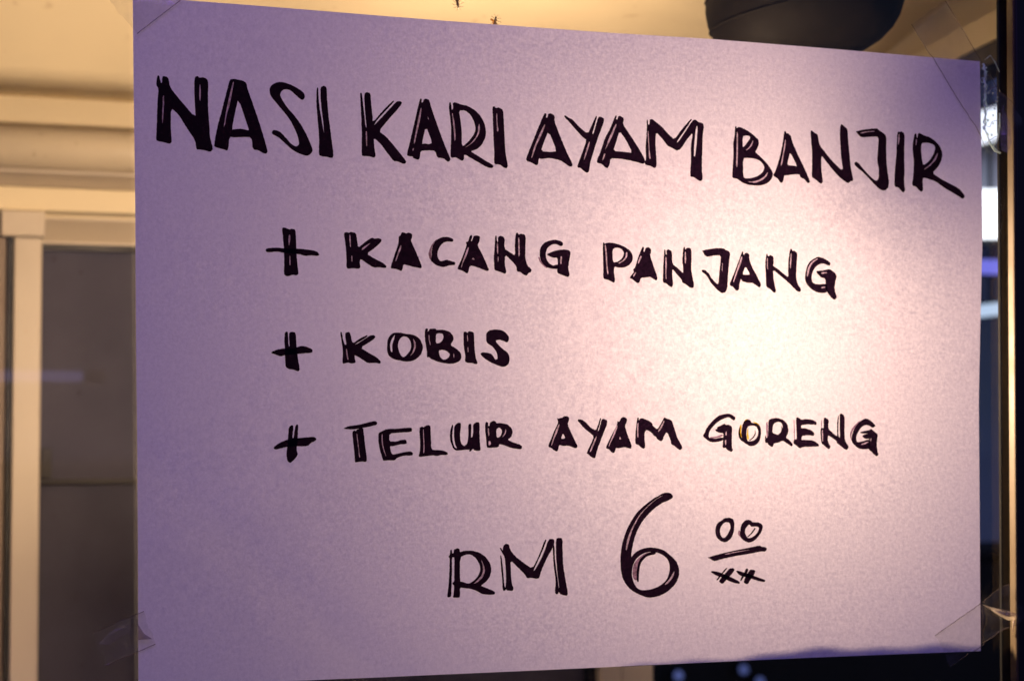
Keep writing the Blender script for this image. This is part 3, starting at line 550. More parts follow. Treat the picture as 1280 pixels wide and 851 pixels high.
#+
-142.76,-36.66 -141.51,-35.92 -140.75,-36.27 -141.32,-41.62 -140.61,-41.62 -139.99,-36.67 -139.34,-35.57 -138.63,-35.77 -138.81,-39.15 -138.94,-42.13 -139.41,-46.59 -138.74,-49.07 -141.65,-52.27 -142.41,-52.42 -143.42,-51.52 -143.89,-49.29 -143.46,-45.58 -143.14,-41.12
| -149.74,-45.64 -146.75,-43.58 -143.23,-42.21 -138.69,-41.73 -133.62,-41.25 -131.59,-41.06 -130.36,-41.91 -130.82,-42.75 -132.84,-43.64 -134.36,-45.12 -138.67,-45.10 -143.71,-45.33 -148.23,-46.44 -149.14,-46.44
#T
-118.42,-37.60 -115.75,-36.40 -110.59,-35.80 -106.45,-34.70 -103.33,-34.10 -102.55,-34.70 -102.70,-35.71 -104.88,-36.31 -109.03,-37.11 -113.16,-37.81
| -113.93,-38.81 -112.90,-38.31 -112.38,-38.71 -111.61,-37.81 -109.03,-36.96 -108.70,-40.22 -107.94,-46.25 -107.08,-51.78 -107.91,-52.28 -109.98,-52.06 -112.56,-52.54 -112.77,-51.74 -113.11,-46.73 -113.65,-42.22
- -112.12,-39.71 -111.70,-39.71 -111.16,-44.23 -110.73,-47.74 -110.30,-50.50 -110.82,-50.25 -111.25,-46.74
#E
-101.85,-39.49 -100.71,-38.99 -98.10,-37.73 -93.40,-37.64 -88.15,-37.24 -86.67,-37.10 -86.19,-37.81 -86.45,-39.02 -92.34,-39.26 -96.79,-39.65 -96.93,-43.28 -93.37,-43.40 -91.27,-42.70 -89.17,-42.40 -88.54,-43.77 -88.90,-44.38 -92.31,-44.61 -94.93,-45.31 -96.60,-45.30 -96.06,-48.33 -94.91,-49.35 -91.24,-48.36 -88.09,-47.87 -86.41,-47.83 -85.62,-48.80 -86.14,-49.65 -89.61,-49.53 -93.07,-50.47 -94.37,-51.77 -96.99,-51.60 -99.60,-51.83 -99.86,-51.08 -101.19,-46.79 -101.93,-43.26
- -100.39,-40.00 -99.97,-40.00 -99.85,-43.78 -99.20,-46.80 -98.15,-49.83 -98.56,-49.83 -99.62,-47.05 -100.47,-43.77
#L
-82.80,-37.34 -81.45,-36.62 -80.95,-37.10 -79.70,-36.29 -78.45,-35.91 -77.50,-36.48 -77.38,-41.67 -77.05,-47.19 -74.64,-47.25 -71.12,-47.65 -69.21,-48.43 -69.40,-49.39 -72.63,-49.47 -74.63,-49.94 -76.39,-49.54 -79.14,-49.91 -82.74,-50.27 -83.04,-49.69 -82.45,-48.35 -82.27,-43.57
- -81.10,-37.82 -80.70,-37.82 -80.48,-42.14 -80.16,-45.97 -80.45,-48.61 -80.85,-48.60 -80.77,-44.53
#U
-67.39,-36.01 -66.73,-35.92 -67.22,-39.77 -67.01,-43.63 -66.09,-46.04 -64.82,-46.77 -65.59,-45.08 -66.30,-42.19 -66.23,-36.40 -64.61,-35.05 -63.35,-34.96 -62.99,-35.92 -63.58,-40.75 -63.06,-44.13 -61.63,-45.68 -60.01,-44.62 -59.42,-41.24 -59.54,-35.93 -58.78,-35.35 -58.12,-35.69 -58.21,-38.83 -58.25,-41.73 -57.49,-41.49 -57.09,-38.83 -57.30,-35.69 -55.47,-34.58 -54.25,-34.77 -54.18,-38.84 -54.12,-43.20 -53.59,-47.31 -54.41,-47.65 -56.70,-47.54 -57.21,-46.57 -58.48,-48.01 -59.09,-47.81 -58.74,-47.04 -61.02,-47.13 -65.07,-47.59 -66.59,-46.76 -68.12,-43.14 -68.33,-39.77
#R
-51.39,-35.06 -50.78,-34.58 -50.06,-34.97 -50.16,-36.42 -49.34,-36.42 -49.24,-34.97 -47.40,-33.90 -46.37,-34.48 -46.01,-35.21 -43.70,-35.07 -40.87,-35.70 -38.80,-37.41 -38.23,-39.36 -39.04,-41.55 -40.85,-42.66 -38.01,-43.99 -33.76,-45.32 -33.76,-46.93 -35.93,-46.92 -39.03,-46.42 -42.12,-45.19 -44.70,-44.59 -45.00,-45.90 -46.23,-46.14 -50.33,-46.41 -50.74,-45.63 -51.06,-40.78 -51.48,-38.84
- -46.26,-37.88 -44.72,-36.91 -43.43,-38.13 -43.43,-39.59 -44.45,-41.53 -45.99,-41.77
- -41.74,-37.65 -41.22,-38.38 -41.63,-40.08 -42.91,-41.54 -43.17,-41.29 -42.14,-39.84
- -50.26,-37.39 -49.64,-37.39 -49.32,-40.79 -49.94,-41.03 -50.15,-39.33
- -49.93,-43.45 -49.06,-42.97 -48.54,-44.67 -49.72,-45.54
#A
-16.74,-32.65 -16.30,-33.17 -15.19,-32.81 -14.07,-32.65 -13.24,-31.97 -11.57,-31.97 -10.73,-32.65 -11.01,-33.95 -11.56,-35.78 -9.88,-39.43 -7.92,-43.34 -6.57,-45.70 -7.07,-46.74 -8.47,-46.47 -10.99,-45.52 -13.49,-45.66 -15.72,-45.13 -16.27,-47.73 -16.93,-48.19 -18.21,-47.56 -19.49,-46.41 -20.71,-46.15 -20.93,-45.37 -19.61,-42.52 -17.68,-38.11 -16.02,-34.73
- -13.78,-39.68 -12.50,-42.18 -14.89,-42.48
- -16.18,-35.77 -15.29,-35.51 -16.29,-38.63 -18.22,-42.78 -19.16,-45.64 -19.60,-45.12 -17.95,-40.19
#Y
-6.70,-33.85 -5.98,-33.33 -4.58,-33.54 -2.61,-34.74 -0.36,-37.10 2.46,-38.67 3.58,-36.05 4.53,-32.80 4.99,-32.91 4.31,-36.05 3.30,-38.67 3.87,-38.94 4.71,-36.05 5.27,-33.43 6.40,-33.17 8.15,-34.06 7.82,-36.06 5.84,-40.78 3.87,-45.48 2.64,-49.14 2.30,-50.97 1.63,-51.54 0.22,-50.80 -1.47,-49.38 -2.08,-49.11 -1.75,-48.33 -0.07,-44.94 1.61,-41.29 -0.64,-39.45 -3.73,-37.09 -5.70,-34.74
- 2.46,-41.18 3.08,-41.29 1.90,-44.43 -0.06,-48.60 -0.62,-48.34 0.78,-44.95
#A
13.20,-34.22 13.77,-34.59 14.50,-34.22 14.90,-32.91 16.32,-32.17 18.15,-33.17 17.75,-34.75 16.90,-36.33 18.32,-40.81 20.04,-44.50 20.44,-46.09 20.04,-47.03 18.61,-46.71 16.91,-46.33 13.49,-46.84 12.47,-46.57 11.91,-48.57 11.11,-49.09 10.09,-48.40 8.96,-47.19 7.83,-46.97 7.54,-46.29 9.52,-42.36 11.78,-38.16 13.20,-35.54
- 14.51,-41.22 15.20,-42.64 14.06,-42.80
- 12.63,-36.06 13.48,-36.33 11.79,-40.79 9.81,-44.46 8.96,-46.29 8.84,-45.51 10.65,-41.31
#M
23.17,-32.64 23.86,-32.49 23.86,-33.96 24.60,-33.01 26.04,-32.91 29.48,-34.23 30.92,-35.29 30.92,-36.35 33.51,-38.21 35.24,-35.56 36.98,-32.38 37.84,-32.91 39.87,-33.44 41.03,-34.24 42.19,-37.69 43.64,-41.95 45.67,-45.14 46.48,-46.74 45.38,-47.91 44.22,-47.37 42.48,-45.93 40.74,-45.12 40.56,-43.53 38.42,-39.01 36.69,-41.39 36.40,-42.98 35.24,-43.72 33.51,-42.71 32.65,-41.38 31.79,-41.11 30.92,-39.79 28.05,-38.20 26.90,-39.36 26.85,-42.95 27.42,-46.12 26.62,-47.17 25.47,-46.74 24.04,-45.31 22.49,-44.94 22.27,-43.99 22.38,-39.77 22.95,-35.02
- 23.29,-35.02 23.86,-35.02 23.75,-38.19 23.87,-41.88 23.29,-41.88 23.06,-38.19
- 36.69,-33.97 37.32,-34.23 35.24,-38.21 34.09,-39.37 33.80,-38.74 35.53,-36.09
#G
~ 58.98,-37.72 61.73,-34.51 65.27,-31.83 68.81,-30.87 71.18,-30.79 73.55,-32.01 74.14,-33.08 73.35,-33.80 72.36,-33.37 70.78,-32.37 68.41,-32.91 65.26,-34.33 62.51,-36.65 60.55,-39.15 60.15,-41.11 60.74,-42.18 63.68,-42.55 66.83,-42.02 68.40,-42.38 67.22,-43.45 64.07,-44.15 60.94,-43.96 58.59,-42.53 57.22,-41.28 58.20,-39.50
| 63.49,-38.44 64.87,-37.66 64.08,-37.44 66.44,-36.37 68.33,-35.45 69.00,-36.02 70.78,-35.95 72.36,-36.85 72.35,-39.89 72.27,-43.47 72.35,-47.05 72.98,-47.95 72.15,-48.91 71.16,-48.55 69.58,-47.57 69.19,-46.86 68.20,-47.03 67.42,-46.67 67.69,-43.81 67.85,-41.67 67.82,-39.88 65.65,-39.73 64.28,-39.16
- 69.00,-39.17 69.59,-38.99 69.59,-40.96 69.00,-41.13
- 68.60,-43.46 69.39,-42.92 69.39,-45.25 68.99,-45.89
g 60.74,-41.82 63.68,-41.58 65.65,-40.95 67.42,-40.41 67.62,-41.31 65.26,-42.09 62.90,-42.44 60.94,-42.36
#O
~ 77.50,-38.83 78.10,-35.96 79.10,-34.16 80.69,-33.44 82.08,-33.98 83.07,-35.06 85.47,-35.42 87.46,-37.05 87.86,-39.93 87.25,-43.17 85.45,-45.32 82.66,-46.21 80.27,-45.30 78.29,-43.85 77.58,-41.70
-~ 80.08,-39.91 80.36,-37.76 81.48,-36.61 83.87,-36.39 85.66,-37.22 86.46,-39.57 85.86,-41.72 84.26,-43.34 81.87,-43.87 80.67,-43.50 80.20,-42.06
| 76.24,-37.39 76.71,-36.49 76.63,-39.90 77.50,-42.41 79.08,-43.86 77.89,-44.03 76.31,-42.41 75.76,-39.90
| 84.66,-38.12 84.58,-40.28 83.46,-42.08 81.47,-43.33 82.07,-43.44 83.86,-42.26 85.06,-40.46
y 76.91,-35.78 77.59,-36.31 77.18,-39.90 77.78,-41.70 76.51,-42.41 75.92,-39.90 76.12,-37.75
y 80.36,-38.83 81.08,-37.22 80.96,-39.91 81.47,-42.43 80.87,-43.43 80.20,-42.42
y 78.38,-35.06 79.30,-33.44 80.77,-33.23 79.10,-35.24 77.98,-36.67
y 82.88,-34.45 85.47,-34.88 87.54,-36.51 85.47,-35.60
#R
91.87,-33.81 93.48,-33.01 96.69,-32.72 99.91,-33.63 101.92,-35.62 102.73,-38.52 102.11,-40.69 101.10,-42.13 103.12,-43.41 104.65,-45.01 104.97,-45.77 104.28,-46.49 103.11,-45.76 101.10,-44.48 99.49,-43.57 97.07,-44.65 94.66,-44.82 94.57,-45.90 93.85,-46.73 92.85,-46.25 91.65,-45.35 91.45,-44.55 90.45,-44.80 90.05,-44.26 90.17,-40.66 90.65,-42.46 91.65,-42.10 91.78,-38.86
- 94.19,-36.33 95.28,-35.07 97.09,-34.53 98.70,-34.89 99.50,-36.34 99.50,-38.15 98.69,-39.77 97.28,-40.86 95.87,-40.49 93.94,-39.94
| 98.78,-36.34 99.01,-38.51 98.29,-39.95 97.48,-40.68 97.88,-40.86 99.01,-39.67 99.46,-38.15
g 90.46,-35.25 91.47,-34.17 91.65,-42.10 91.05,-43.18 90.66,-39.94
#E
106.77,-32.73 107.62,-32.35 108.88,-33.11 109.51,-33.67 112.27,-33.22 114.39,-33.49 116.09,-33.75 118.04,-35.00 117.57,-36.14 116.08,-35.88 112.68,-35.76 109.51,-36.13 109.50,-37.76 111.83,-37.69 113.10,-38.14 114.80,-38.60 116.83,-40.12 116.28,-41.45 114.79,-41.06 112.25,-41.06 109.92,-41.43 109.49,-43.32 112.24,-43.44 115.21,-43.53 117.33,-44.29 119.20,-45.63 118.81,-46.57 116.05,-46.56 112.66,-46.62 110.12,-46.83 109.06,-47.36 108.00,-46.98 106.74,-45.76 105.47,-45.19 105.39,-44.25 105.82,-43.11 107.17,-43.12 106.97,-38.59
g 105.42,-33.67 105.84,-33.67 106.04,-37.83 106.11,-43.12 105.69,-43.11 105.49,-38.58
#N
121.84,-32.92 122.69,-32.46 124.61,-33.68 124.26,-36.72 124.38,-38.05 126.73,-40.15 129.29,-41.87 129.09,-39.01 129.32,-33.68 129.76,-31.39 130.10,-31.39 129.83,-35.58 129.73,-40.54 130.15,-42.44 130.67,-42.06 130.60,-35.59 130.53,-31.20 131.26,-30.44 133.19,-31.58 133.27,-35.59 133.08,-39.40 133.37,-43.59 134.44,-45.51 135.38,-46.65 134.94,-47.80 134.34,-48.36 132.71,-47.59 130.14,-45.68 129.07,-45.10 128.86,-43.96 126.29,-42.24 123.99,-40.90 123.98,-43.94 124.79,-45.84 125.60,-46.61 124.65,-47.89 123.50,-47.28 121.80,-45.83 120.73,-45.26 120.31,-43.17 119.98,-39.75 120.33,-37.47 121.18,-37.78 121.82,-37.86
- 120.67,-38.80 121.35,-38.42 121.51,-41.27 121.38,-44.31 120.95,-43.93 120.74,-41.27
g 120.34,-33.68 120.85,-33.68 120.76,-37.09 120.24,-38.23
#G
~ 144.85,-33.11 147.02,-33.68 150.05,-36.18 149.83,-36.94 148.74,-37.44 147.01,-36.56 144.84,-36.17 142.45,-37.32 140.49,-39.80 139.62,-42.09 140.04,-44.38 143.07,-44.20 146.33,-43.34 146.97,-44.41 146.74,-47.47 143.06,-47.91 140.47,-47.25 137.88,-45.14 137.03,-43.23 137.47,-40.56 138.77,-37.89 140.94,-35.21 143.11,-33.87
- 141.99,-45.73 143.50,-44.97 146.32,-44.22 146.32,-44.79 144.37,-45.55 142.42,-45.85
g 137.48,-37.50 140.51,-34.64 144.41,-33.22 144.85,-33.68 141.38,-35.21 138.34,-38.08 137.04,-40.55 136.81,-42.84 137.88,-44.76 136.60,-43.23 135.96,-40.55
| 141.79,-39.73 143.52,-39.23 147.00,-38.67 147.87,-38.09 149.17,-39.05 151.60,-40.79 151.11,-43.28 150.88,-46.34 151.30,-49.03 151.95,-50.57 150.86,-51.52 149.77,-50.94 147.82,-49.01 146.52,-48.24 146.32,-46.32 146.98,-44.03 146.76,-42.88 144.38,-42.87 142.65,-41.53 144.39,-40.77 146.34,-40.39 142.01,-40.19
- 147.41,-42.88 148.07,-42.50 147.93,-44.03 147.41,-44.22
#R
-67.89,-92.31 -67.30,-92.32 -67.17,-94.02 -66.29,-93.76 -66.29,-92.35 -64.51,-91.65 -63.62,-92.12 -63.50,-93.54 -61.24,-92.97 -57.66,-92.94 -54.07,-93.93 -51.06,-96.10 -48.95,-98.99 -48.46,-102.13 -49.23,-104.95 -51.03,-107.17 -53.72,-108.91 -51.02,-110.00 -46.81,-111.72 -46.80,-113.08 -49.81,-112.99 -52.81,-112.67 -55.80,-111.00 -58.19,-110.08 -61.17,-109.71 -63.43,-109.36 -63.42,-113.03 -63.83,-114.03 -66.80,-113.83 -66.39,-112.38 -66.05,-108.44 -66.82,-107.97 -67.00,-107.28 -66.06,-106.75 -66.08,-101.67 -65.98,-95.74 -67.29,-95.71 -67.26,-101.64 -67.46,-110.65 -67.69,-113.58 -69.17,-113.65 -69.35,-112.96 -68.66,-107.24 -68.33,-101.61 -68.23,-95.97 -68.83,-95.39 -68.24,-94.73
- -63.49,-95.80 -60.64,-94.57 -58.25,-94.62 -55.85,-96.27 -54.05,-99.15 -53.68,-101.99 -54.93,-104.79 -57.01,-106.72 -59.39,-107.95 -62.37,-106.85 -63.45,-106.71
- -53.58,-96.60 -52.56,-98.33 -51.65,-100.62 -51.52,-102.61 -52.53,-105.14 -54.62,-107.07 -57.31,-108.24 -55.22,-106.48 -53.13,-104.27 -52.36,-102.02 -52.73,-99.18
#M
-44.46,-92.10 -43.86,-92.00 -42.95,-93.44 -42.77,-91.17 -41.45,-90.11 -39.93,-90.66 -39.62,-92.66 -37.19,-95.86 -32.93,-99.10 -28.66,-101.96 -25.62,-96.42 -22.57,-88.74 -21.72,-88.58 -23.18,-92.46 -25.92,-98.13 -28.17,-102.66 -27.56,-102.79 -25.00,-98.73 -22.56,-93.62 -20.73,-88.49 -18.28,-88.54 -17.97,-89.70 -18.39,-91.99 -21.33,-96.52 -24.38,-102.75 -25.29,-106.17 -26.82,-106.47 -29.26,-105.83 -31.21,-106.12 -32.31,-104.26 -35.96,-100.74 -39.31,-97.52 -39.11,-103.51 -38.67,-108.65 -37.76,-110.39 -38.11,-111.63 -40.78,-111.44 -41.38,-110.74 -41.99,-111.52 -42.89,-111.38 -43.21,-106.82 -43.83,-99.97 -44.15,-95.12 -43.66,-95.70 -42.86,-102.27 -42.29,-109.12 -41.63,-110.28 -41.27,-106.87 -41.53,-101.17 -42.03,-96.03 -42.94,-94.58
| -17.17,-88.56 -15.81,-87.90 -13.96,-88.34 -13.95,-93.81 -13.63,-100.73 -12.38,-107.67 -11.20,-113.46 -11.56,-114.61 -13.29,-114.44 -15.14,-113.69 -16.07,-112.17 -15.46,-110.46 -16.40,-104.11 -17.03,-97.20
| -18.76,-91.41 -17.96,-91.14 -17.64,-98.33 -16.70,-104.68 -15.77,-110.45 -15.94,-113.61 -16.99,-113.87 -17.61,-112.99 -17.13,-107.54 -18.25,-100.62
#6
~ 37.7,-67.9 40.6,-68.4 41.6,-70.0 39.8,-71.3 35.7,-72.9 30.8,-76.3 25.9,-81.4 22.7,-87.3 21.0,-93.3 20.6,-97.7 22.3,-95.9 25.9,-94.1 30.8,-93.5 36.5,-94.7 40.6,-97.5 43.9,-100.9 45.1,-105.5 43.9,-109.6 40.6,-113.2 35.7,-115.9 30.0,-116.8 25.1,-115.4 20.2,-112.6 16.6,-108.1 15.2,-102.1 15.4,-94.6 17.0,-88.0 20.2,-81.3 24.3,-76.1 30.0,-71.7 34.1,-69.4
-~ 20.9,-106.0 21.5,-101.5 23.5,-98.2 27.1,-96.0 31.6,-95.5 36.1,-96.8 39.4,-99.7 40.2,-104.2 38.6,-108.7 34.9,-111.6 30.0,-113.1 25.1,-113.1 22.3,-110.5
- 36.9,-69.0 33.2,-70.9 28.3,-74.7 24.3,-79.1 21.0,-85.1 19.3,-90.3 18.2,-94.7 17.6,-93.9 18.6,-88.7 21.4,-82.8 25.1,-77.3 30.0,-72.9 34.9,-69.6
- 42.8,-104.3 42.3,-107.3 39.4,-110.6 37.3,-111.3 40.6,-108.0
|~ 32.8,-96.5 28.4,-97.6 25.5,-100.5 24.5,-104.6 24.3,-108.9 23.5,-108.7 23.5,-103.8 24.7,-99.3 27.9,-96.6 32.0,-95.3
g 21.5,-101.5 23.5,-98.6 27.5,-96.0 31.6,-95.4 27.9,-96.8 24.7,-99.7 23.6,-103.8 23.6,-108.7 21.9,-108.2 21.1,-106.0
#0
~ 63.92,-86.02 64.91,-82.92 67.37,-81.40 68.61,-80.53 71.32,-80.26 73.30,-81.28 73.79,-83.98 73.29,-87.55 71.81,-90.20 69.09,-91.71 66.13,-90.75 64.41,-88.71
-~ 66.28,-86.52 66.88,-84.29 68.60,-82.54 70.09,-82.34 71.32,-82.81 71.81,-84.83 70.92,-87.05 69.58,-89.04 68.10,-89.77 66.87,-88.76
#0
~ 77.01,-86.72 77.76,-83.60 79.75,-81.62 82.24,-81.62 83.48,-82.58 86.73,-82.86 88.72,-84.25 88.47,-86.49 86.72,-89.16 84.22,-91.35 81.47,-92.19 78.74,-91.02 77.16,-89.41
-~ 79.49,-87.44 79.99,-85.21 81.74,-83.67 82.73,-84.59 84.98,-84.63 86.72,-85.11 86.47,-86.91 84.97,-88.67 82.72,-89.98 80.73,-89.85
| 84.73,-85.07 84.97,-85.75 83.22,-87.97 80.98,-89.58 80.48,-89.57 82.73,-87.73
g 76.02,-86.26 77.01,-86.72 77.25,-89.64 76.26,-88.95 75.67,-87.82
#line
59.89,-98.94 60.97,-98.61 65.39,-97.56 72.79,-96.12 80.23,-94.95 87.21,-93.75 88.21,-94.36 90.21,-94.63 91.21,-95.33 90.45,-96.66 87.70,-96.60 81.72,-97.58 73.77,-98.52 66.86,-99.82 63.66,-100.64 62.44,-100.25 61.36,-99.42
- 68.59,-97.41 74.27,-96.43 81.72,-95.65 81.72,-95.88 74.77,-96.79 69.33,-97.74
#x
61.45,-105.79 62.43,-105.24 65.87,-105.91 69.81,-107.57 73.76,-109.24 76.93,-110.90 76.63,-111.78 75.24,-111.56 71.78,-110.53 67.84,-108.63 64.40,-107.43
| 69.81,-106.01 71.20,-104.40 73.27,-104.18 74.01,-105.00 72.77,-106.76 69.81,-109.58 68.08,-111.32 67.10,-111.33 65.77,-110.36 66.85,-108.83
| 69.81,-103.91 70.21,-104.24 67.35,-107.06 65.38,-109.46 64.39,-109.88 65.38,-108.34 67.84,-105.74
#x
74.75,-105.69 75.75,-105.41 78.72,-106.38 82.20,-107.46 86.18,-108.91 90.28,-110.28 90.18,-111.04 88.93,-111.23 85.18,-110.23 81.20,-108.78 77.72,-108.23 75.99,-107.07
| 81.20,-106.54 82.30,-105.13 84.69,-105.51 84.99,-106.28 83.69,-108.40 82.19,-110.15 81.20,-111.82 80.20,-111.97 78.71,-111.17 79.71,-108.74
| 79.96,-104.71 80.71,-104.51 81.31,-105.19 80.46,-106.96 78.72,-108.71 77.47,-110.46 76.98,-110.36 77.72,-108.46 79.22,-106.48
"""
def smooth_loop(P, n=5):
    out = []
    L = len(P)
    for i in range(L):
        p0, p1, p2, p3 = P[i-1], P[i], P[(i+1) % L], P[(i+2) % L]
        for k in range(n):
            t = k/n
            out.append(0.5*((2*p1) + (p2-p0)*t + (2*p0-5*p1+4*p2-p3)*t*t + (3*p1-p0-3*p2+p3)*t**3))
    return out
def soften(P, q=0.2):
    out = []
    for i in range(len(P)):
        a, b = P[i], P[(i+1) % len(P)]
        out += [a.lerp(b, q), a.lerp(b, 1-q)]
    return out
def ragged(P, step=0.55, amp=0.075):
    """resample an outline and give it the feathered edge of marker on paper"""
    out = []
    for i in range(len(P)):
        a, b = P[i], P[(i+1) % len(P)]
        n = max(1, int((b-a).length/step))
        for k in range(n):
            p = a.lerp(b, k/n)
            j = noise.noise_vector(Vector((p.x*1.9, p.y*1.9, 3.3)))
            out.append(p + Vector((j.x, j.y))*amp*1.6)
    return out
def area(P):
    return 0.5*sum(P[i-1].x*P[i].y - P[i].x*P[i-1].y for i in range(len(P)))
def grow(P, d):
    """push an outline outwards by d millimetres"""
    sg = 1 if area(P) > 0 else -1
    out = []
    for i in range(len(P)):
        t = (P[(i+1) % len(P)] - P[i-1])
        if t.length > 1e-6: t.normalize()
        out.append(P[i] + Vector((t.y, -t.x))*d*sg)
    return out
def loop_of(s):
    pre = ''
    if ' ' in s and ',' not in s.split(' ')[0]:
        pre, s = s.split(' ', 1)
    P = [Vector(tuple(float(c) for c in t.split(','))) for t in s.split()]
    return pre, P
def fill(loops):
    vs, es, fs = [], [], []
    for P in loops:
        b = len(vs)
        vs += P
        es += [(b+i, b+(i+1) % len(P)) for i in range(len(P))]
    r = delaunay_2d_cdt(vs, es, [], 1, 1e-5)
    V = r[0]
    keep = []
    for f in r[2]:
        c = (V[f[0]] + V[f[1]] + V[f[2]])/3
        inside = False
        for P in loops:                       # even-odd rule, so counters and streaks stay open
            for i in range(len(P)):
                p, q = P[i-1], P[i]
                if (p.y > c.y) != (q.y > c.y) and c.x < (q.x-p.x)*(c.y-p.y)/(q.y-p.y) + p.x:
                    inside = not inside
        if inside: keep.append(f)
    return V, keep
def build_letter(shapes):
    V, F, MI = [], [], []
    for li, (mi, loops) in enumerate(shapes):
        vv, ff = fill(loops)
        b = len(V)
        for p in vv:
            x, z = p.x/1000, p.y/1000
            V.append((x, -swell(x, z) - 0.00010 - 0.00003*li, z))
        for f in ff:
            F.append([b+i for i in f]); MI.append(mi)
    me = bpy.data.meshes.new('letter')
    me.from_pydata(V, [], F)
    for m in (M_INK, M_DRY, M_YEL, M_THIN): me.materials.append(m)
    me.polygons.foreach_set('material_index', MI)
    return me
cur = None
letters = []
for line in INK.strip().splitlines():
    if line[0] == '#':
        cur = []; letters.append((line[1:], cur)); continue
    pre, P = loop_of(line)
    P = smooth_loop(P) if '~' in pre else soften(P)
    P = ragged(P, amp=0.045 if '-' in pre else 0.075)
    per = sum((P[i]-P[i-1]).length for i in range(len(P)))
    streak = '-' in pre and abs(area(P))/per < 0.42
    P = grow(P, -0.05 if '-' in pre else 0.07 if not pre or pre in '|~' else 0.0)
    if '-' in pre:
        cur[-1][1].append(P)
        if streak: cur[-1][2].append(P)
    else: cur.append((1 if 'g' in pre else 2 if 'y' in pre else 0, [P], []))
for ch, shapes in letters:
    shapes = [(m_, l_) for m_, l_, _ in shapes] + [(3, [st]) for _, _, sts in shapes for st in sts]
    nm = 'price_line' if ch == 'line' else 'plus_mark' if ch == '+' else 'numeral' if ch in '06' else 'letter'
    link(nm, build_letter(shapes), None, sign)

# ------------------------------------------------------------------ glass and its frame
bm = bmesh.new(); box(bm, -0.60, 0.2330, 0.0014, 0.0064, -0.42, 0.188)
tag(from_bm('glass_pane', bm, M_GLASS), 'clear glass pane that carries the paper sign', 'glass pane')
fr = empty('window_frame', (0.23, 0.0, -0.42))
tag(fr, 'dark window frame with a bronze edge along the right side of the glass', 'window frame')
boxobj('gasket', (0.2264, 0.2325, 0.0066, 0.0086, -0.42, 0.1835), M_GASKET, fr, 0.0004)
boxobj('edge_trim', (0.2275, 0.2292, -0.0045, 0.0013, -0.42, 0.1838), M_BRONZE, fr, 0.0008)
boxobj('jamb', (0.2294, 0.275, -0.0040, 0.0013, -0.42, 0.210), M_NIGHTMETAL, fr, 0.001)
boxobj('head_rail', (-0.60, 0.2314, -0.004, 0.0013, 0.1842, 0.210), M_NIGHTMETAL, fr, 0.001)
boxobj('sill_rail', (-0.60, 0.2314, -0.004, 0.0013, -0.45, -0.4205), M_NIGHTMETAL, fr, 0.001)

# ------------------------------------------------------------------ the sliding window in the back wall
sw = empty('sliding_window', (0, 0.90, -0.60))
tag(sw, 'pale aluminium sliding window with dark netting behind the paper sign', 'window')
boxobj('header_rail', (-0.62, 0.555, 0.872, 0.9045, 0.1405, 0.1615), M_CREAM, sw, 0.0015)
def wedge(name, prof, mat):
    bm = bmesh.new(); extrude_profile(bm, prof + prof[:1], -0.62, 0.555, 1)
    bmesh.ops.remove_doubles(bm, verts=bm.verts, dist=1e-6)
    bmesh.ops.holes_fill(bm, edges=bm.edges)
    bmesh.ops.recalc_face_normals(bm, faces=bm.faces)
    return from_bm(name, bm, mat, sw)
wedge('header_lip', [(0.8745, 0.1622), (0.8930, 0.1765), (0.8930, 0.1800), (0.9046, 0.1800), (0.9046, 0.1622)], M_ALU)
wedge('header_track', [(0.8925, 0.1140), (0.8925, 0.1160), (0.9085, 0.1370), (0.9085, 0.1400), (0.9200, 0.1400), (0.9200, 0.1140)], M_ALU)
boxobj('corner_bracket', (-0.2065, -0.1690, 0.866, 0.8925, 0.1175, 0.1402), M_ALU, sw, 0.0015)
boxobj('post', (-0.1953, -0.1712, 0.869, 0.8925, -0.60, 0.1172), M_ALU, sw, 0.0018)
boxobj('gasket', (-0.2002, -0.1956, 0.874, 0.8925, -0.60, 0.1170), M_RUBBER, sw, 0.0008)
boxobj('stile', (-0.2300, -0.2005, 0.878, 0.8925, -0.60, 0.1170), paint('brown_stile', (0.20, 0.15, 0.11), 0.5, scale=40), sw, 0.001)
boxobj('post', (0.3530, 0.3745, 0.869, 0.8925, -0.60, 0.1395), M_ALU, sw, 0.0018)
boxobj('post', (0.3765, 0.4100, 0.874, 0.8925, -0.60, 0.1395), M_ALU, sw, 0.0018)
boxobj('gasket', (0.3460, 0.3528, 0.880, 0.8925, -0.60, 0.1135), M_RUBBER, sw, 0.0008)
boxobj('netting_bead', (-0.1708, 0.3456, 0.8905, 0.896, 0.1080, 0.1138), M_RUBBER, sw, 0.0005)
bm = bmesh.new()
nx, nz = 40, 40
grid = [[bm.verts.new((-0.1712 + 0.5175*i/nx,
                       0.8985 + 0.004*noise.noise(Vector((i*0.12, j*0.10, 0.3))),
                       -0.60 + 0.712*j/nz)) for i in range(nx+1)] for j in range(nz+1)]
for j in range(nz):
    for i in range(nx):
        bm.faces.new((grid[j][i], grid[j][i+1], grid[j+1][i+1], grid[j+1][i]))
from_bm('netting', bm, M_NET, sw, smooth=True)
M_SEAM = paint('seam_tape', (0.030, 0.028, 0.030), 0.7, speck=False, scale=60)
boxobj('seam_rail', (-0.1705, 0.3455, 0.8880, 0.893, -0.0985, -0.0940), M_SEAM, sw, 0.001)
boxobj('latch', (-0.1690, -0.1600, 0.8840, 0.893, -0.0930, -0.0670), M_SEAM, sw, 0.001)
boxobj('sill_rail', (-0.62, 0.555, 0.872, 0.925, -0.63, -0.6005), M_ALU, sw, 0.001)

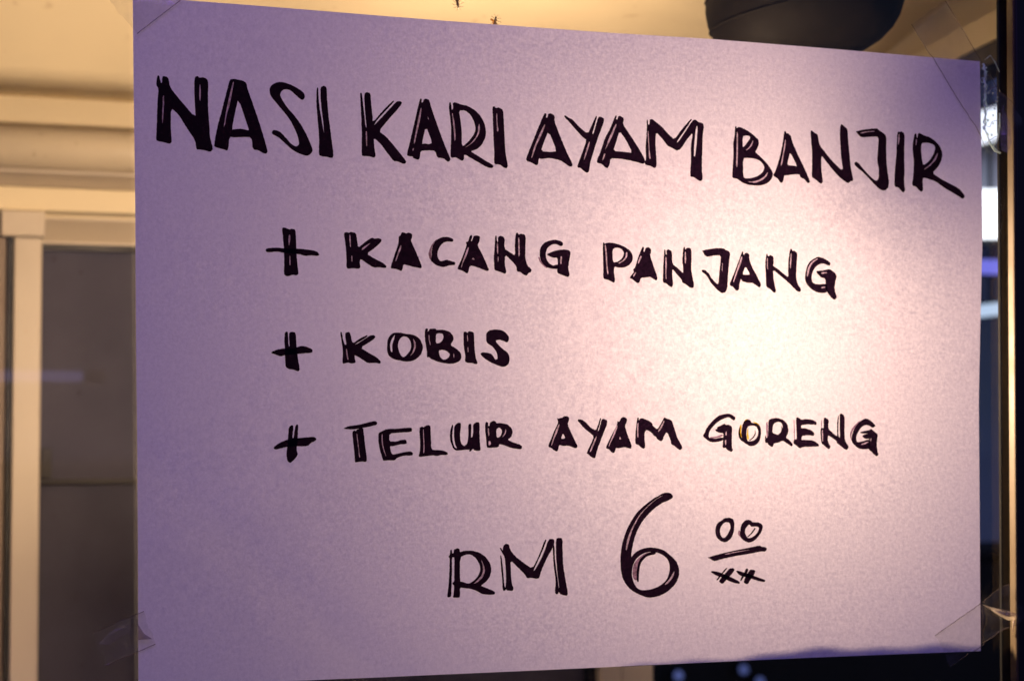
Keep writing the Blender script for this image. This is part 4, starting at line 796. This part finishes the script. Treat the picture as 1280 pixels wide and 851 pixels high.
# round rail along the wall head
bm = bmesh.new()
tube(bm, [(-0.62, 0.884, 0.1970), (0.552, 0.884, 0.1970)], 0.0188, 32)
pr = from_bm('pipe_rail', bm, M_PIPE, smooth=True)
tag(pr, 'stained cream pipe running along the wall above the window', 'pipe')

# ------------------------------------------------------------------ side beam on the right
a, b = Vector((0.360, 0.006, 0)), Vector((0.552, 0.904, 0))
dirv = (b-a).normalized(); nrm = Vector((dirv.y, -dirv.x, 0))
M = Matrix((((b-a).x, nrm.x, 0, a.x), ((b-a).y, nrm.y, 0, a.y), (0, 0, 1, 0), (0, 0, 0, 1)))
side = empty('side_beam', a)
tag(side, 'cream side beam with a black seal running back under the ceiling behind the taped upper corner', 'beam')
for nm, w0, w1, z0, z1, mt in (('beam', 0.0, 0.030, 0.2290, 0.2498, M_CREAM), ('board', 0.016, 0.030, 0.2500, 0.370, M_CREAM), ('seal', 0.002, 0.028, 0.2140, 0.2288, M_RUBBER)):
    bm = bmesh.new(); box(bm, 0, 1, w0, w1, z0, z1)
    bmesh.ops.transform(bm, matrix=M, verts=bm.verts)
    bmesh.ops.recalc_face_normals(bm, faces=bm.faces)
    from_bm(nm, bm, mt, side)

# ------------------------------------------------------------------ the lamp behind the paper
lamp = empty('lamp', (0.20, 0.16, 0.41))
tag(lamp, 'black rounded lamp hanging behind the top of the paper, its bulb glowing through the sheet', 'lamp')
bm = bmesh.new()
lathe(bm, [(0.0005, -0.0225), (0.009, -0.0205), (0.0165, -0.0150), (0.0215, -0.005), (0.0222, 0.003), (0.0195, 0.012), (0.0140, 0.021), (0.0115, 0.030), (0.0110, 0.036)],
      frame_to(BULB, (0.60, 0.12, 0.79)), 28)
from_bm('bulb', bm, clear_film('bulb_glass', 0.0, (0.99, 0.98, 0.96)), lamp, smooth=True)
pl = bpy.data.lights.new('bulb_filament', 'POINT')
pl.shadow_soft_size = 0.019
pl.color = (1.0, 0.69, 0.45)
pl.energy = BULB_RADIANCE*4*math.pi**2*0.019**2
plo = bpy.data.objects.new('bulb_filament', pl)
COL.objects.link(plo)
plo.location = BULB
plo.parent = lamp
plo.matrix_parent_inverse = Matrix.Translation(-lamp.location)
HC = Vector((0.1995, 0.165, 0.2100))
axis = Vector((0.17, -0.05, -0.98)).normalized()
bm = bmesh.new()
prof = [(0.0, -0.037)]
for k in range(1, 15):
    a = math.radians(-90 + 180*k/15)
    prof.append((0.0585*math.cos(a)**0.7, 0.037*math.sin(a)))
prof = [(max(r, 0.0005), h) for r, h in prof]
lathe(bm, prof + [(0.018, 0.038), (0.018, 0.060), (0.0005, 0.060)], frame_to(HC, axis), 48)
from_bm('housing', bm, M_BLACK, lamp, smooth=True)
for h, r in ((0.008, 0.0578), (-0.010, 0.0572)):
    bm = bmesh.new()
    F = frame_to(HC, axis)
    tube(bm, [F @ Vector((r*math.cos(t), r*math.sin(t), h)) for t in [2*math.pi*k/48 for k in range(49)]], 0.0006, 6, caps=False)
    from_bm('housing_rib', bm, M_BLACK, lamp, smooth=True)
bm = bmesh.new()
p0 = HC + axis*0.056
sock = BULB + Vector((0.60, 0.12, 0.79))*0.034
tube(bm, [p0, p0.lerp(sock, 0.5) + Vector((0.004, 0.004, 0)), sock], [0.011, 0.010, 0.012], 16)
from_bm('socket_arm', bm, M_BLACK, lamp, smooth=True)
bm = bmesh.new()
tube(bm, [HC - axis*0.034, Vector((0.196, 0.168, 0.28)), Vector((0.196, 0.168, 0.325))], 0.005, 12)
from_bm('stem', bm, M_BLACK, lamp, smooth=True)
def blocker_cap(d, half, rad, hook):
    """unseen curved black cap added near the bulb to cast shade, with a bracket"""
    d = Vector(d).normalized()
    F = frame_to(BULB, d)
    bm = bmesh.new()
    lathe(bm, [(rad*math.sin(math.radians(t)) + 1e-4, rad*math.cos(math.radians(t))) for t in [half*k/6 for k in range(7)]], F, 32)
    o = from_bm('blocker_cap', bm, M_BLACK, lamp, smooth=True)
    m = o.modifiers.new('thickness', 'SOLIDIFY'); m.thickness = 0.0012
    bm = bmesh.new()
    tube(bm, [BULB + d*(rad+0.0005), BULB + d*rad*0.7 + Vector(hook), p0.lerp(sock, 0.6)], 0.002, 8)
    from_bm('blocker_bracket', bm, M_BLACK, lamp, smooth=True)
blocker_cap((0.57, -0.56, 0.60), 18, 0.050, (0.012, 0.012, 0.025))  # added to shade the upper right corner of the sheet
blocker_cap((0.74, 0.42, 0.53), 27, 0.062, (0.0, 0.0, 0.03))  # added to darken the ceiling and beam on the right
bm = bmesh.new()
for (x, y, z) in ((0.026, 0.300, -0.022), (0.142, 0.300, -0.022), (0.142, 0.215, -0.044), (0.060, 0.215, -0.044)):
    bm.verts.new((x, y, z))
bm.faces.new(bm.verts)
lf = from_bm('lower_blocker', bm, M_BLACK, lamp)  # unseen sheet added so the netting dims towards its foot
m = lf.modifiers.new('thickness', 'SOLIDIFY'); m.thickness = 0.0015
bm = bmesh.new()
tube(bm, [(0.135, 0.235, -0.040), (0.16, 0.215, 0.02), p0.lerp(sock, 0.3)], 0.0025, 8)
from_bm('blocker_bracket', bm, M_BLACK, lamp, smooth=True)  # carries the added sheet
# ------------------------------------------------------------------ unseen bar added behind the sheet to shade its lower edge
blocker = empty('edge_blocker', (0.2, 0.3, -0.16))
tag(blocker, 'unseen dark tray behind the glass, shading the lower edge of the sheet', 'blocker')
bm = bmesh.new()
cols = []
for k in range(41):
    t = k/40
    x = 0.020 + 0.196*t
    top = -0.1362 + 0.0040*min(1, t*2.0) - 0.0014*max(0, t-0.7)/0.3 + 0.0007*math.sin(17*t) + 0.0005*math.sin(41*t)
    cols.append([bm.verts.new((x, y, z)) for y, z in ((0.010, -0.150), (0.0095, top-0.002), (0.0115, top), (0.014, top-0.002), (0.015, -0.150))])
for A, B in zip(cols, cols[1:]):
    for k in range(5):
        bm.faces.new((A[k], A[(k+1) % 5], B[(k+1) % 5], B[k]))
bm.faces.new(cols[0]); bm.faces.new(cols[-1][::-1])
from_bm('shade_bar', bm, M_GASKET, blocker, smooth=True)
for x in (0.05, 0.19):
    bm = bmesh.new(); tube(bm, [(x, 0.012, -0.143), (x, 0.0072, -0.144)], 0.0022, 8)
    from_bm('blocker_foot', bm, M_GASKET, blocker, smooth=True)

# ------------------------------------------------------------------ clear sticky tape
def tape_strip(name, label, A, B, width, lift, wr, ends=(0.6, 0.6), seed=0, n=34, m=10):
    """strip from A to B (x, z in mm on the glass side), its long edges each a dirty hairline"""
    A, B = Vector(A), Vector(B)
    d = (B-A).normalized(); nn = Vector((-d.y, d.x))
    L = (B-A).length
    root = empty(name, (A.x/1000, -0.002, A.y/1000))
    tag(root, label, 'tape', 'clear tape at the corners of the sheet')
    rnd = random.Random(seed)
    e0 = [rnd.uniform(-1, 1)*ends[0] for _ in range(m+1)]
    e1 = [rnd.uniform(-1, 1)*ends[1] for _ in range(m+1)]
    def P(i, j, extra=0.0):
        u, v = i/n, j/m
        p = A + d*(L*u + e0[j]*(1-u)**6 + e1[j]*u**6) + nn*(width*(v-0.5))
        x, z = p.x/1000, p.y/1000
        inside = -0.2125 < x < 0.2115 and -0.1488 < z < 0.1485
        y = -(swell(x, z) if inside else -0.0012) - 0.00045
        w = wr(u, v)
        y -= lift(x, z) + abs(noise.noise(Vector((u*9+seed, v*5, seed*1.7))))*w*0.0022 + extra
        return (x, y, z)
    bm = bmesh.new()
    g = [[bm.verts.new(P(i, j)) for j in range(m+1)] for i in range(n+1)]
    for i in range(n):
        for j in range(m):
            bm.faces.new((g[i][j], g[i+1][j], g[i+1][j+1], g[i][j+1]))
    from_bm('film', bm, M_TAPE, root, smooth=True)
    for j in (0, m):
        bm = bmesh.new()
        tube(bm, [P(i, j, 0.00008) for i in range(n+1)], 0.00016, 5)
        from_bm('film_edge', bm, M_TAPE_EDGE, root, smooth=True)
    return root, P
frame_lift = lambda x, z: 0.0048*min(1, max(0, (x-0.2230)/0.0040))
tr, Ptr = tape_strip('tape', 'wrinkled clear tape bridging the sheet corner beside the last word and the frame', (181.8, 170.1), (224.0, 110.5), 23.5, frame_lift,
           lambda u, v: 1.6 if u > 0.62 else 0.25, (0.4, 3.0), 3)
tl, _ = tape_strip('tape', 'flat clear tape across the sheet corner above the first word', (-217.0, 140.0), (-190.0, 163.0), 19.0, lambda x, z: 0.0,
           lambda u, v: 0.25, (0.5, 0.5), 5)
br, _ = tape_strip('tape', 'torn clear tape at the sheet corner below the price, folded over at the frame', (188.0, -148.0), (229.0, -124.5), 18.5, frame_lift,
           lambda u, v: 1.1 if u > 0.5 else 0.25, (0.5, 1.5), 9)
bl, _ = tape_strip('tape', 'short clear tape at the lower sheet corner beside the netting', (-224.0, -131.0), (-203.0, -122.5), 15.0, lambda x, z: 0.0,
           lambda u, v: 0.9 if u < 0.6 else 0.3, (1.5, 0.5), 13)
# folded and crumpled bits of film
def fold(parent, pts, r, mat, seed):
    bm = bmesh.new()
    P = []
    for i, p in enumerate(pts):
        j = noise.noise_vector(Vector((i*0.9, seed, 0)))*0.0006
        P.append(Vector((p[0]/1000 + j.x, -p[2]/1000 - abs(j.y)*0.5, p[1]/1000 + j.z)))
    tube(bm, P, r, 7)
    from_bm('fold', bm, mat, parent, smooth=True)
def flake(parent, poly, mat, seed, depth=0.0012):
    bm = bmesh.new()
    c = Vector((sum(p[0] for p in poly)/len(poly), sum(p[1] for p in poly)/len(poly)))
    rings = []
    for s_ in (1.0, 0.66, 0.33):
        rings.append([bm.verts.new(((c.x+(p[0]-c.x)*s_)/1000, -p[2]/1000 - depth*(1-s_)*abs(noise.noise(Vector((i*1.3, s_*4, seed)))) , (c.y+(p[1]-c.y)*s_)/1000)) for i, p in enumerate(poly)])
    n_ = len(poly)
    for A_, B_ in zip(rings, rings[1:]):
        for k in range(n_):
            bm.faces.new((A_[k], A_[(k+1) % n_], B_[(k+1) % n_], B_[k]))
    bm.faces.new(rings[-1])
    from_bm('fold', bm, mat, parent, smooth=True)
M_CRUMPLE = clear_film('tape_crumple', 0.12, (0.78, 0.78, 0.86), bump=0.9, bscale=500, haze=0.85, hazecol=(0.75, 1.0, 0.85), milk=0.2, front=1.0)  # pale haze colour stands in for glints on the crumpled film
M_SMEAR0 = clear_film('tape_pucker', 0.10, (0.85, 0.85, 0.92), bump=0.9, bscale=420, haze=0.35, hazecol=(0.8, 0.8, 0.85), milk=0.06, front=0.7)
rz = random.Random(4)
# crumples of the upper right tape: down the sheet's edge, and the puckered tip at the frame
fold(tr, [(212.6+rz.uniform(-0.7, 0.7), 146-1.35*i, 1.3+rz.uniform(0, 0.6)) for i in range(26)], [0.00040+0.00035*rz.random() for _ in range(26)], M_CRUMPLE, 1)
fold(tr, [(213.4+rz.uniform(-0.6, 0.6), 144-1.5*i, 1.1+rz.uniform(0, 0.6)) for i in range(20)], [0.0002+0.0002*rz.random() for _ in range(20)], M_CRUMPLE, 2)
fold(tr, [(212.0, 113.5, 1.4), (213.8, 110.5, 1.6), (215.0, 107.0, 1.7), (216.6, 104.2, 1.7), (218.8, 102.3, 1.8), (221.5, 101.0, 1.8)], [0.0003, 0.0005, 0.0004, 0.0006, 0.0007, 0.0004], M_CRUMPLE, 3)
fold(tr, [(213.0, 147.5, 1.2), (216.0, 150.2, 1.4), (219.0, 147.0, 1.4), (221.0, 142.0, 2.0)], [0.0002]*4, M_CRUMPLE, 5)
fold(tr, [(221.3, 121.0, 1.6), (221.0, 114.0, 1.8), (219.6, 107.5, 1.8), (217.5, 103.5, 1.8)], [0.0003, 0.0005, 0.0005, 0.0003], M_CRUMPLE, 6)
for k in range(7):                                    # pale curls added as glints of the tape along the sheet's edge
    cx_, cz_, cr_ = 212.2+rz.uniform(-1.6, 1.4), 141-4.0*k+rz.uniform(-1, 1), rz.uniform(0.7, 1.3)
    fold(tr, [(cx_+cr_*math.cos(t), cz_+cr_*math.sin(t), 1.5) for t in [rz.uniform(0, 1)+0.6*q for q in range(9)]], 0.00022, M_CRUMPLE, 40+k)
for k in range(4):
    fold(tr, [(214.0+rz.uniform(-0.5, 0.5)+1.6*q, 131-8.5*k+rz.uniform(-1.0, 1.0)+0.9*q, 1.5) for q in range(5)], [0.0001, 0.0002, 0.00025, 0.0002, 0.0001], M_SMEAR0, 60+k)
for k in range(16):  # air bubbles, extra ones added as pale glints
    bx, bz, br_ = rz.uniform(214.2, 220.5), rz.uniform(106, 134), rz.uniform(0.3, 0.75)
    bm = bmesh.new()
    bmesh.ops.create_uvsphere(bm, u_segments=12, v_segments=8, radius=br_/1000)
    bmesh.ops.scale(bm, verts=bm.verts, vec=(1, 0.45, 1))
    bmesh.ops.translate(bm, verts=bm.verts, vec=(bx/1000, -0.0011, bz/1000))
    from_bm('bubble', bm, M_CRUMPLE, tr, smooth=True)
flake(tr, [(223.0, 124.5, 1.6), (226.3, 117.0, 3.0), (227.0, 106.0, 4.0), (225.0, 100.8, 3.0), (222.4, 102.2, 1.8), (221.8, 108.0, 1.4), (222.4, 117.0, 1.4)], M_SMEAR0, 7)
# gilded fold of the lower right tape
flake(br, [(209.8, -125.6, 1.0), (218.0, -128.0, 1.2), (226.4, -129.6, 2.6), (228.0, -131.0, 4.6), (227.0, -133.6, 4.4), (224.0, -134.0, 2.6), (219.5, -131.6, 1.5), (214.0, -127.9, 1.2)], M_TAPE_TORN, 3, 0.003)
fold(br, [(226.6, -134.0, 3.6), (226.2, -138.0, 3.2), (226.4, -141.5, 2.6)], [0.0006, 0.0004, 0.0002], M_TAPE_TORN, 4)
fold(br, [(209.9, -126.0, 1.0), (210.3, -132.0, 1.0), (210.0, -139.0, 1.0), (210.4, -145.0, 1.0)], [0.0002]*4, M_TAPE_EDGE, 5)
# crumpled end of the lower left tape
M_SMEAR = clear_film('tape_smear', 0.15, (0.9, 0.9, 0.92), bump=0.8, bscale=380, haze=0.30, hazecol=(0.8, 0.78, 0.82), milk=0.04, front=0.6)
flake(bl, [(-224.5, -128.5, 0.6), (-219.5, -123.5, 0.9), (-214.5, -120.6, 0.9), (-210.6, -121.2, 0.8), (-211.5, -124.0, 0.8), (-216.0, -126.6, 0.8), (-220.0, -129.2, 0.6)], M_SMEAR, 11, 0.002)
fold(bl, [(-219.5, -124.6, 1.0), (-216.2, -122.6, 1.3), (-213.0, -121.9, 1.0)], [0.0001, 0.0004, 0.0001], M_SMEAR, 21)
flake(bl, [(-208.2, -120.5, 2.0), (-205.5, -124.8, 2.0), (-202.0, -127.2, 2.0), (-208.2, -127.4, 2.0)], M_TAPE_EDGE, 9, 0.0004)

# ------------------------------------------------------------------ two small insects stuck inside the glass
M_BUG = paint('insect_shell', (0.10, 0.055, 0.015), 0.35, speck=False, scale=300, spec=0.5)
M_WING = clear_film('insect_wing', 0.1, (0.85, 0.60, 0.28), bump=0.3, bscale=900, haze=0.2, hazecol=(0.6, 0.4, 0.15))
def insect(label, x, z, ang, sc, wings):
    root = empty('insect', (x, 0.006, z))
    tag(root, label, 'insect')
    R = Matrix.Translation((x, 0.0074, z)) @ Matrix.Rotation(ang, 4, 'Y') @ Matrix.Scale(sc, 4)
    bm = bmesh.new()
    tube(bm, [R @ Vector((0, 0, h)) for h in (-3.2, -2.6, -1.7, -0.8, -0.3, 0.1, 0.8, 1.3, 1.5, 2.0, 2.4, 2.6)],
         [sc*r for r in (0.15, 0.6, 0.95, 0.85, 0.35, 0.6, 0.8, 0.5, 0.25, 0.5, 0.45, 0.1)], 12)
    for sx in (-1, 1):
        for k, (h, ex, eh) in enumerate(((1.0, 2.6, 2.2), (0.6, 2.9, 0.2), (0.2, 2.4, -1.9))):
            tube(bm, [R @ Vector((0, 0, h)), R @ Vector((sx*ex*0.55, 0.5, h*0.4+eh*0.6+0.4)), R @ Vector((sx*ex, -0.7, eh))], sc*0.11, 6)
        tube(bm, [R @ Vector((sx*0.2, 0, 2.4)), R @ Vector((sx*0.7, -0.2, 3.2)), R @ Vector((sx*1.2, -0.2, 3.7))], sc*0.07, 5)
    from_bm('body', bm, M_BUG, root, smooth=True)
    for sx, wa, wl in wings:
        bm = bmesh.new()
        W = R @ Matrix.Rotation(wa, 4, 'Y')
        pts = [(0, 0), (0.5, 0.9), (0.85, 2.0), (0.9, 3.0), (0.5, 3.9), (0.0, 4.1), (-0.35, 3.2), (-0.4, 1.8), (-0.25, 0.7)]
        bm.faces.new([bm.verts.new(W @ Vector((sx*p*0.9, 0.25+0.12*q, -q*wl*0.9 + 0.6))) for p, q in pts])
        w = from_bm('wing', bm, M_WING, root)
        m_ = w.modifiers.new('thickness', 'SOLIDIFY'); m_.thickness = 0.00005
insect('small dark insect with folded amber wings stuck to the glass by the light ceiling', -0.0632, 0.1585, 2.95, 0.00095, ((1, 0.25, 1.0), (-1, -0.25, 1.0)))
insect('tiny winged insect stuck to the glass at the upper edge of the sheet', -0.0448, 0.1510, 0.15, 0.00095, ((1, 2.1, 0.9), (-1, 0.35, 0.6)))

# ------------------------------------------------------------------ outside at dusk, beyond the open side
M_SHOP = paint('shop_wall', (0.50, 0.66, 0.92), 0.8, speck=False, scale=6)
M_DARKWALL = paint('dark_low_wall', (0.012, 0.012, 0.014), 0.8, speck=False, scale=8)
shop = empty('shop_building', (3.2, 4.3, -1.25))
tag(shop, 'dim blue-green shop wall beyond the gap at the frame', 'building')
boxobj('wall', (1.5, 5.4, 4.2, 4.5, -1.25, 1.30), M_SHOP, shop, 0.005)
boxobj('awning', (1.4, 5.5, 3.7, 4.198, 0.545, 0.580), M_DARKWALL, shop, 0.005)
boxobj('roof_edge', (1.4, 5.5, 4.1, 4.6, 1.301, 1.36), M_DARKWALL, shop, 0.005)
bm = bmesh.new(); box(bm, -1.5, 4.2, 2.9, 3.05, -1.25, -0.375, bev=0.01); box(bm, -1.5, 4.2, 2.88, 3.07, -0.3745, -0.35, bev=0.01)
tag(from_bm('low_wall', bm, M_DARKWALL), 'dark low wall outside below the blue dusk', 'wall')
M_REFL = paint('reflector_sheet', (0.42, 0.44, 0.52), 0.6, speck=False, scale=14)
def tube_light(label, x, y, z, length, h, tilt, col, st, turn=0.0):
    root = empty('tube_light', (x, y, z))
    tag(root, label, 'light', 'tube lights glowing outside')
    R = Matrix.Translation((x, y, z)) @ Matrix.Rotation(turn, 4, 'Z') @ Matrix.Rotation(tilt, 4, 'Y')
    bm = bmesh.new(); tube(bm, [R @ Vector((-length/2, 0, 0)), R @ Vector((length/2, 0, 0))], h/2, 20)
    from_bm('tube', bm, emit('tube_glow', col, st), root, smooth=True)
    bm = bmesh.new(); box(bm, -length/2-0.02, length/2+0.02, h*0.35, h*0.8, -h*0.62, h*0.62, bev=0.004)
    bmesh.ops.transform(bm, matrix=R, verts=bm.verts)
    from_bm('batten', bm, M_NIGHTMETAL, root)
    for sx in (-1, 1):
        bm = bmesh.new(); box(bm, sx*length/2-0.018, sx*length/2+0.018, -h*0.55, h*0.5, -h*0.6, h*0.6, bev=0.004)
        bmesh.ops.transform(bm, matrix=R, verts=bm.verts)
        from_bm('end_cap', bm, M_NIGHTMETAL, root)
    if h > 0.08:
        bm = bmesh.new(); box(bm, -length/2, length/2, 0, 0.004, 0, 0.17)
        bmesh.ops.transform(bm, matrix=R @ Matrix.Translation((0, h*0.30, h*0.55)) @ Matrix.Rotation(-0.45, 4, 'X'), verts=bm.verts)
        from_bm('reflector', bm, M_REFL, root)
    bm = bmesh.new(); tube(bm, [R @ Vector((0, h*0.5, h*0.5)), (x, y+h*0.5, z+0.6)], 0.004, 6)
    from_bm('hanger', bm, M_NIGHTMETAL, root)
tube_light('white tube light tilted up, seen through the wrinkled tape', 1.872, 2.5, 0.548, 0.36, 0.066, -0.30, (0.80, 0.85, 1.0), 1.6)
tube_light('broad bright white tube light just under the wrinkled tape', 1.860, 2.5, 0.362, 0.50, 0.100, -0.04, (0.88, 0.92, 1.0), 2.6)
tube_light('small violet-blue tube light under the broad white one', 1.868, 2.5, 0.254, 0.20, 0.030, 0.0, (0.22, 0.22, 0.95), 0.9)
tube_light('small pale tube light above the dim shop wall', 1.868, 2.5, 0.168, 0.20, 0.026, -0.12, (0.55, 0.70, 0.95), 1.0)
for lx, lz, c, lab in ((1.344, -0.606, (0.25, 0.32, 0.9), 'tiny blue light low on the dark wall, alone beside the pale window post'), (1.498, -0.600, (0.2, 0.26, 0.75), 'higher of two tiny blue lights close together on the dark wall'), (1.537, -0.628, (0.2, 0.26, 0.75), 'lower of two tiny blue lights close together on the dark wall')):
    root = empty('wall_light', (lx, 2.86, lz))
    tag(root, lab, 'light', 'tiny blue lights on the dark wall')
    bm = bmesh.new(); bmesh.ops.create_uvsphere(bm, u_segments=12, v_segments=8, radius=0.011)
    bmesh.ops.translate(bm, verts=bm.verts, vec=(lx*0.988, 2.865, lz*0.988))
    from_bm('lens', bm, emit('blue_lens', c, 0.28), root, smooth=True)
    bm = bmesh.new(); tube(bm, [(lx*0.988, 2.868, lz*0.988), (lx*0.988, 2.905, lz*0.988)], 0.013, 12)
    from_bm('lamp_base', bm, M_NIGHTMETAL, root)

# ------------------------------------------------------------------ a tube light across the street, mirrored in the glass
tube_light('cool tube light across the street that is mirrored faintly in the glass', -0.55, -2.2, 0.0143, 1.16, 0.018, 0.0, (0.42, 0.40, 1.0), 1.1, math.pi)
